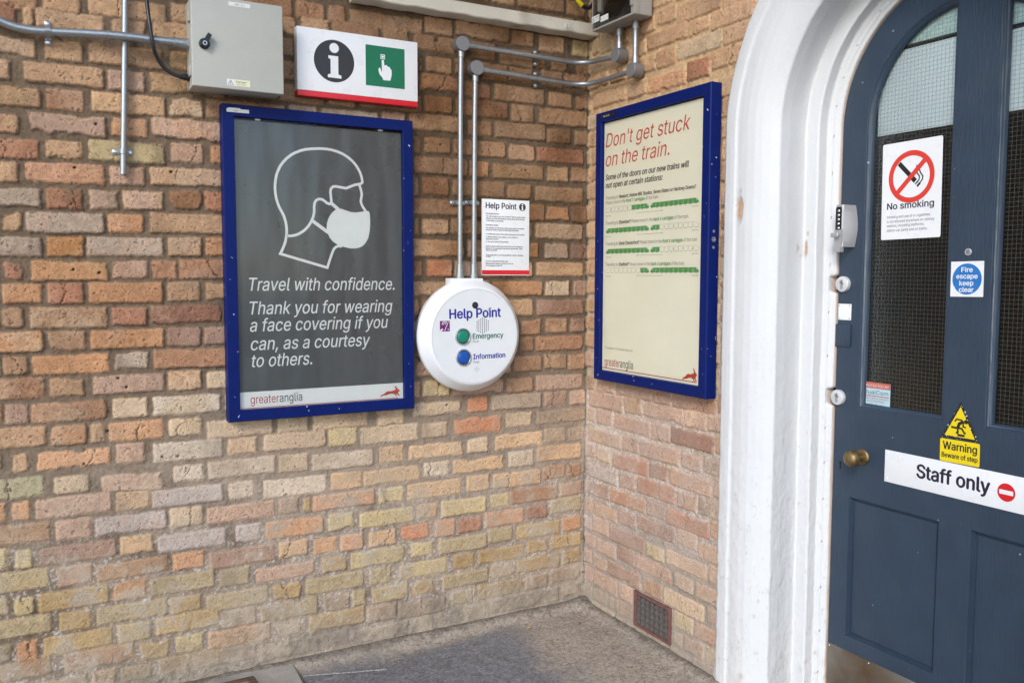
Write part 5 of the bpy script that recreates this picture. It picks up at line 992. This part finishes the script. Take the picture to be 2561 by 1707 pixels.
# ------------------------------------------------------------------ signs on the door
def panel(name, label, Qpx, w, m, t=.0012, r=.004, group=None):
    Q = [PB(x, y, w) for x, y in Qpx]; cu_ = sum(q[0] for q in Q)/4; t_ = thing(name, label, 'sign', 'B', (cu_, min(q[1] for q in Q), w), group)
    ax = Vector(((Q[1][0]-Q[0][0]+Q[2][0]-Q[3][0])/2, (Q[1][1]-Q[0][1]+Q[2][1]-Q[3][1])/2)); ay = Vector(((Q[0][0]-Q[3][0]+Q[1][0]-Q[2][0])/2, (Q[0][1]-Q[3][1]+Q[1][1]-Q[2][1])/2))
    Wd, Hd = ax.length, ay.length; ex = ax.normalized(); ey = Vector((-ex.y, ex.x)); c0 = Vector((cu_, sum(q[1] for q in Q)/4))-ex*Wd/2-ey*Hd/2
    P = lambda x, y: tuple(c0+ex*(x*Wd)+ey*(y*Hd))
    o = [(c0+ex*a+ey*b) for a, b in rrect(0, Wd, 0, Hd, r)]; mb = MB(); mb.prism([tuple(q) for q in o], w, w+t, m); b = mb.build('panel', t_, 30)
    return t_, P, Wd, Hd, w+t
wg = WG+.0012
ns, P, Wd, Hd, w = panel('no_smoking_sign', 'white no smoking sign with red circle on the left glass pane', ((2208, 364), (2358, 338), (2353.4, 592.7), (2205.4, 600)), wg, M_white, .0012, .005)
rc = .385*Wd; c = P(.5, .634); mb = MB()
mb.flat([P(*q) for q in ((.27, .795), (.66, .535), (.60, .49), (.22, .745))][::-1], w+.0003, M_black)
def cig(x, y): a = R(-45); return (c[0]+Wd*(x*math.cos(a)-y*math.sin(a)), c[1]+Wd*(x*math.sin(a)+y*math.cos(a)))
mb = MB(); mb.flat([cig(-.30, -.035), cig(.105, -.035), cig(.105, .035), cig(-.30, .035)], w+.0003, M_black); mb.flat([cig(.125, -.035), cig(.145, -.035), cig(.145, .035), cig(.125, .035)], w+.0003, M_black); mb.flat([cig(.165, -.035), cig(.20, -.035), cig(.20, .035), cig(.165, .035)], w+.0003, M_black)
for s_ in (0, .055): mb.stroke([(c[0]+Wd*(a+s_), c[1]+Wd*b) for a, b in ((.10, -.10), (.135, -.055), (.14, -.01), (.10, .04), (.08, .09), (.09, .16))], .004, w+.0003+.0001*(s_ > 0), M_black)
mb.build('cigarette', ns, 0)
mb = MB(); mb.ring(c, rc*.80, rc, w+.0006, M_red2, 64); mb.stroke([(c[0]-rc*.63, c[1]-rc*.63), (c[0]+rc*.63, c[1]+rc*.63)], rc*.19, w+.0009, M_red2); mb.build('prohibition_ring', ns, 0)
tx = MB(); tx.text('No smoking', P(.10, .315), P(.885, .315), .0195, w+.0004, M_ink, 0, .03)
for s_, x1, y in (('Smoking and use of e-cigarettes', .825, .222), ('is not allowed anywhere on railway', .90, .175), ('stations, including platforms,', .735, .13), ('station car parks and on trains.', .79, .083)): tx.text(s_, P(.10, y), P(x1, y), .0082, w+.0004, M_txtd)
tx.build('lettering', ns, 0)
fe, P, Wd, Hd, w = panel('fire_escape_sticker', 'square white sticker with blue fire escape disc on the door mullion', [(2000+x/2.412, 600+y/2.412) for x, y in ((914, 131), (1113, 126), (1108, 343), (910, 341))], DW+.0003, M_white, .0006, .001)
mb = MB(); mb.disc(P(.5, .5), Wd*.445, w+.0003, M_bluesign, 56); mb.build('mandatory_disc', fe, 0); tx = MB()
for s_, x0, x1, y in (('Fire', .33, .67, .70), ('escape', .18, .82, .515), ('keep', .28, .70, .32), ('clear', .27, .71, .135)): tx.text(s_, P(x0, y), P(x1, y), Wd*.135, w+.0006, M_white, 0, .03)
tx.build('lettering', fe, 0)
# trip hazard triangle and its caption label
Q = [PB(2000+x/2.412, 600+y/2.412, DW+.0008) for x, y in ((972, 974), (852, 1188), (1081, 1220))]
tw = thing('warning_triangle', 'yellow triangular trip hazard sticker with worn black edge on the door', 'sign', 'B', (sum(q[0] for q in Q)/3, Q[1][1], DW))
cx = (Q[1][0]+Q[2][0])/2; hb_ = (Q[1][1]+Q[2][1])/2; top = Q[0][1]; half = (Q[2][0]-Q[1][0])/2; T3 = lambda s: [(cx-half*s, hb_+(top-hb_)*(1-s)/3), (cx+half*s, hb_+(top-hb_)*(1-s)/3), (cx, hb_+(top-hb_)*(1/3+2/3*s))]
M_blackworn = pmat('scuffed_black_print', (.014, .014, .016), .45, chips=((.7, .7, .72), 170, .62))
MB().prism(T3(1.0), DW+.0003, DW+.001, M_blackworn).build('border', tw, 0); MB().flat(T3(.80), DW+.0013, M_yellow).build('field', tw, 0)
fig = MB(); H_ = (top-hb_); F = lambda x, y: (cx+H_*x, hb_+H_*y)
fig.disc(F(.165, .49), .0065, DW+.0017, M_black, 18); fig.stroke([F(.10, .49), F(-.02, .42), F(-.06, .30)], .009, DW+.0016, M_black); fig.stroke([F(.06, .52), F(-.10, .53), F(-.15, .46)], .0045, DW+.0018, M_black); fig.stroke([F(.09, .46), F(.09, .36), F(.17, .34)], .0045, DW+.0019, M_black)
fig.stroke([F(-.05, .31), F(.06, .30), F(.13, .19), F(.17, .20)], .0055, DW+.0020, M_black); fig.stroke([F(-.06, .30), F(-.12, .30), F(-.24, .31)], .0055, DW+.0021, M_black); fig.flat([F(-.06, .09), F(.14, .09), F(.14, .15), F(-.06, .15)], DW+.0017, M_black); fig.stroke([F(-.05, .29), F(-.05, .18), F(-.10, .17)], .0055, DW+.0022, M_black); fig.build('tripping_figure', tw, 0)
wl, P, Wd, Hd, w = panel('warning_label', 'yellow label reading Warning Beware of step below the triangle', [(2000+x/2.412, 600+y/2.412) for x, y in ((848, 1192), (1088, 1228), (1085, 1372), (846, 1325))], DW+.0016, M_yellow, .0006, .005)
tx = MB(); tx.text('Warning', P(.08, .55), P(.93, .55), .0225, w+.0004, M_black, 0, .03); tx.text('Beware of step', P(.05, .19), P(.95, .19), .0140, w+.0004, M_black, 0, .03); tx.build('lettering', wl, 0)
# staff only board
Q = [PB(2000+x/2.412, 600+y/2.412, DW+.002) for x, y in ((522, 1258), (1353, 1432), (1353, 1640), (510, 1455))]; sb0 = (PB(2000+522/2.412, 600+1258/2.412, DW)[0]+PB(2000+510/2.412, 600+1455/2.412, DW)[0])/2
zt_ = (Q[0][1]+PB(2561, 1196, DW)[1])/2; zb_ = (Q[3][1]+PB(2561, 1285, DW)[1])/2; sb1 = u1-.085
so_ = thing('staff_only_sign', 'long white staff only sign with red no entry disc across the door', 'sign', 'B', ((sb0+sb1)/2, zb_, DW)); w = DW+.0024
MB().box(sb0, sb1, zb_, zt_, DW+.0003, w, M_white, .0004).build('panel', so_)
tx = MB(); a, b = PB(2000+706/2.412, 600+1436/2.412, w), PB(2000+1145/2.412, 600+1525/2.412, w); v = zb_+(zt_-zb_)*.36; tx.text('Staff only', (a[0], v), (b[0], v), (zt_-zb_)*.40, w+.0004, M_ink, 0, .035); tx.build('lettering', so_, 0)
c = PB(2516.7, 1230, w); c = (c[0], (zt_+zb_)/2); rr = .0255; dd = MB(); dd.disc(c, rr, w+.0004, M_red, 44); o = dd.build('no_entry_disc', so_, 0); MB().prism(rrect(c[0]-rr*.78, c[0]+rr*.78, c[1]-rr*.24, c[1]+rr*.24, .002), w+.0004, w+.0008, M_white).build('bar', o, 0)
sc = MB()
for y in (zt_-.010, zb_+.010): screw(sc, (sb0+.010, y), .0034, w, M_white)
sc.build('fixing_screw', so_)
# alarm company sticker inside the pane corner
M_stk = pmat('faded_sticker_blue', (.42, .60, .66), .5, var=.05)
al, P, Wd, Hd, w = panel('alarm_sticker', 'small faded alarm sticker in the bottom corner of the left glass pane', [(2000+x/2.412, 600+y/2.412) for x, y in ((386, 848), (550, 872), (543, 1022), (377, 1000))], WG+.0008, M_stk, .0005, .001)
mb = MB(); mb.flat([P(0, .76), P(1, .76), P(1, 1), P(0, 1)], w+.0003, pmat('faded_sticker_red', (.50, .13, .09), .5)); mb.build('header', al, 0)
tx = MB(); tx.text('PROTECTED BY', P(.05, .82), P(.95, .82), .0075, w+.0005, M_label); tx.text('DualCom', P(.05, .53), P(.93, .53), .0125, w+.0004, M_txtd); tx.stroke([P(.04, .46), P(.96, .46)], .0025, w+.0004, M_corp); tx.text('MONITORED ALARM WITH', P(.05, .33), P(.95, .33), .0060, w+.0004, M_corp); tx.text('POLICE RESPONSE', P(.17, .22), P(.80, .22), .0060, w+.0004, M_corp); tx.text('DCBSIA', P(.2, .08), P(.42, .08), .0055, w+.0004, M_txtd); tx.disc(P(.5, .105), .0035, w+.0004, M_black, 14); tx.text('vodafone', P(.56, .08), P(.84, .08), .005, w+.0004, M_txtd); tx.build('lettering', al, 0)
# pale blind boards behind the top of both panes, and the dark room beyond
M_blind = pmat('pale_blind_board', (.90, .95, .985), .6, var=.05, vs=4); M_blind2 = pmat('pale_green_fanlight_board', (.72, .90, .86), .6, var=.16, vs=70)
wbk = DW-.030
Lb = [PB(2009, 338, wbk), PB(2192, 311, wbk)]
for x0, x1, zb4, zt4, la in ((PB(2196, 300, wbk)[0], gm0+.06, PB(2250, 333, wbk)[1], PB(2250, 128, wbk)[1], 'pale blue blind board behind the left glass pane'), (gm1-.05, gr1+.02, PB(2530, 278, wbk)[1], PB(2530, 75, wbk)[1], 'pale blue blind board behind the right glass pane')):
    t = thing('blind', la, 'blind', 'B', ((x0+x1)/2, zb4, wbk), 'blind boards behind the door glass'); MB().box(x0, x1, zb4, zt4, wbk-.006, wbk, M_blind, .001).build('board', t); MB().box(x0-.05 if x0 < UC-.1 else x0, x1, zt4+.014, ZC+.42, wbk-.008, wbk-.002, M_blind2, .001).build('fanlight_board', t)
rm = MB(); x0, x1, y0, y1, z0_, z1_ = .36, 2.8, 0, 2.9, -.03, 2.9
U0, U1 = .5, 2.7; rm.add([(U0, -.02, -.3), (U1, -.02, -.3), (U1, 2.8, -.3), (U0, 2.8, -.3), (U0, -.02, -2.6), (U1, -.02, -2.6), (U1, 2.8, -2.6), (U0, 2.8, -2.6)], [(4, 5, 6, 7), (0, 1, 5, 4), (3, 2, 6, 7), (0, 3, 7, 4), (1, 2, 6, 5)], pmat('dim_hall_plaster', (.010, .010, .011), .9))
rt = bpy.data.objects.new('x', None); bpy.data.objects.remove(rt)
class _F: pass
wf_ = WF('B'); wf_.v, wf_.f, wf_.k, wf_.mats = rm.v, rm.f, rm.k, rm.mats; room = wf_.build('dark_hallway', None, 0); tag(room, kind='structure'); room['label'] = 'unlit hallway seen through the door glass'
# doorstep
wf_ = WF('B'); wf_.box(UC-.5, UC+.5, -.02, vb_-.006, -.9, -.175, pmat('worn_stone_step', (.30, .28, .25), .8, bump=.001, bs=40), .008); stp = wf_.build('door_step', None); tag(stp, 'worn stone step below the blue door', 'step')
# ------------------------------------------------------------------ paving slab, drain cover, paint marks, debris
M_slab = pmat('weathered_concrete', (.33, .31, .275), .9, var=.14, vs=30, bump=.0016, bs=160, chips=((.16, .15, .14), 190, .66), dirt=((.25, .235, .21), 6, .5))
p0 = PG(727, 1652, .012); p1 = PG(757, 1707, .012); d = Vector(p1)-Vector(p0); d.normalize(); e0 = Vector(p0); le = Vector((-1, -.0, 0)).to_2d()
far = Vector(PG(480, 1690, .012)); lx = (far-e0).normalized(); lx = Vector((-1.0, -.02)).normalized()
pts = [e0, e0+lx*3.0, e0+lx*3.0+d*.62, e0+d*.62]
sl_ = MB(); sl_.prism([tuple(q) for q in pts], -.02, .014, M_slab); so2 = sl_.build('paving_slab', None, 30); tag(so2, kind='structure'); so2['label'] = 'pale concrete kerb slab at the foot of the long wall'
k0 = PG(500+60/3.92, 1307+1568/3.92, .016); k1 = PG(500+520/3.92, 1307+1502/3.92, .016)
dr = thing('drain_cover', 'rusty iron drain cover frame set in the pale slab', 'drain cover', 'W', (k1[0]-.2, k1[1]-.15, .014))
K1 = Vector(k1); fm = plate([[tuple(q) for q in (K1+Vector((-.42, -.34)), K1+Vector((.02, -.34)), K1, K1+Vector((-.42, -.012)))], [tuple(q) for q in (K1+Vector((-.40, -.31)), K1+Vector((-.008, -.31)), K1+Vector((-.022, -.022)), K1+Vector((-.40, -.032)))]], .008, .0195, M_rust, .001); fm.build('frame', dr)
MB().prism([tuple(q) for q in (K1+Vector((-.397, -.307)), K1+Vector((-.011, -.307)), K1+Vector((-.025, -.025)), K1+Vector((-.397, -.035)))], .004, .016, pmat('dull_concrete_infill', (.22, .19, .15), .9, bump=.001, bs=120)).build('lid', dr)
M_chalk = pmat('white_road_paint', (.62, .62, .60), .8, var=.1)
rng = random.Random(3); cl_ = MB(); a = Vector(PG(500+1010/3.92, 1307+1512/3.92)); b = Vector(PG(500+1830/3.92, 1307+1447/3.92))
for i in range(260):
    t = rng.random(); p = a.lerp(b, t)+Vector((rng.gauss(0, .0015), rng.gauss(0, .0015))); s = rng.uniform(.001, .0028)
    cl_.add([(p.x-s, p.y-s*.7, .0040+.00001*i), (p.x+s, p.y-s*.6, .0040+.00001*i), (p.x+s*.8, p.y+s*.7, .0040+.00001*i), (p.x-s*.9, p.y+s*.8, .0040+.00001*i)], [(0, 1, 2, 3)], M_chalk)
o = cl_.build('painted_line', None, 0); tag(o, kind='structure'); o['label'] = 'thin broken white line on the tarmac'
M_ypaint = pmat('worn_yellow_road_paint', (.62, .40, .03), .8, var=.2, vs=60, chips=((.2, .18, .16), 60, .6))
yp = MB(); c = Vector(PG(1783, 1702, .006)); yp.add([(c.x-.03, c.y-.03, .006), (c.x+.05, c.y-.075, .006), (c.x+.055, c.y-.02, .006), (c.x+.0, c.y+.03, .006)], [(0, 1, 2, 3)], M_ypaint); yp.add([(c.x-.05, c.y-.16, .0062), (c.x+.05, c.y-.20, .0062), (c.x+.052, c.y-.09, .0062), (c.x-.035, c.y-.045, .0062)], [(0, 1, 2, 3)], M_ypaint); o = yp.build('yellow_marking', None, 0); tag(o, kind='structure'); o['label'] = 'worn yellow paint on the ground at the arch foot'
gt = MB(); cols = [pmat('pebble_pale', (.36, .335, .30), .8), pmat('pebble_brown', (.22, .15, .11), .85), pmat('pebble_dark', (.10, .09, .085), .9)]
for i in range(900):
    x = rng.uniform(-2.3, .0); y = -abs(rng.gauss(.0, .16))-.015
    if rng.random() < .5: x = -abs(rng.gauss(0, .22))-.01; y = rng.uniform(-1.0, 0)
    if x < -1.05 and y < -.05: continue
    s = rng.choice([.0014, .0018, .0018, .0024, .0032]); bm = bmesh.new(); bmesh.ops.create_icosphere(bm, subdivisions=1, radius=s)
    z = .02*max(0, min(1, (.10+y)/.10))*(y > -.1)+.010*max(0, (.10+x)/.10)*(x > -.1)
    for q in bm.verts: q.co = Vector((q.co.x*rng.uniform(.7, 1.5)+x, q.co.y*rng.uniform(.7, 1.3)+y, q.co.z*.55+z+.001))
    gt.bm(bm, rng.choice(cols))
o = gt.build('grit', None, 0); tag(o, kind='stuff'); o['label'] = 'loose grit and small stones along the wall foot'; o['category'] = 'grit'
lf = MB(); c = PG(1323, 1569, .012); s = .012; lf.add([(c[0]-s, c[1], .012), (c[0]-s*.3, c[1]-s*.35, .014), (c[0]+s, c[1]+s*.1, .013), (c[0]-s*.1, c[1]+s*.35, .015), (c[0]-s*.1, c[1], .011)], [(0, 1, 4), (1, 2, 4), (2, 3, 4), (3, 0, 4)], pmat('yellow_leaf', (.55, .38, .03), .6)); o = lf.build('leaf', None, 0); tag(o, 'tiny yellow fallen leaf on the tarmac near the corner', 'leaf')
ms = MB(); M_moss = pmat('green_moss', (.035, .06, .016), .95, var=.4, vs=200)
for zc0, n in ((.66, 9), (.56, 5), (.50, 8), (.36, 4)):
    for i in range(n):
        bm = bmesh.new(); bmesh.ops.create_icosphere(bm, subdivisions=1, radius=rng.uniform(.0012, .003)); o_ = Vector((-.004-abs(rng.gauss(0, .006)), -.004-abs(rng.gauss(0, .008)), PA(1458, 1341)[1]-.66+zc0+rng.gauss(0, .012)))
        for q in bm.verts: q.co = q.co+o_+Vector((rng.uniform(-.0006, .0006), rng.uniform(-.0006, .0006), 0))
        ms.bm(bm, M_moss)
o = ms.build('moss', None, 0); tag(o, kind='stuff'); o['label'] = 'green moss tufts growing in the wall corner'; o['category'] = 'moss'

# unseen roof slab overhead, its size and height set to shade the upper walls
wf_ = MB(); wf_.box(-3.6, 3.2, -1.7, .3, 3.9, 4.0, pmat('canopy_boarding', (.62, .60, .55), .7, var=.05)); can = wf_.build('shade_canopy', None, 0); tag(can, 'unseen pale roof sized to shade the upper brick walls', 'shade_canopy')
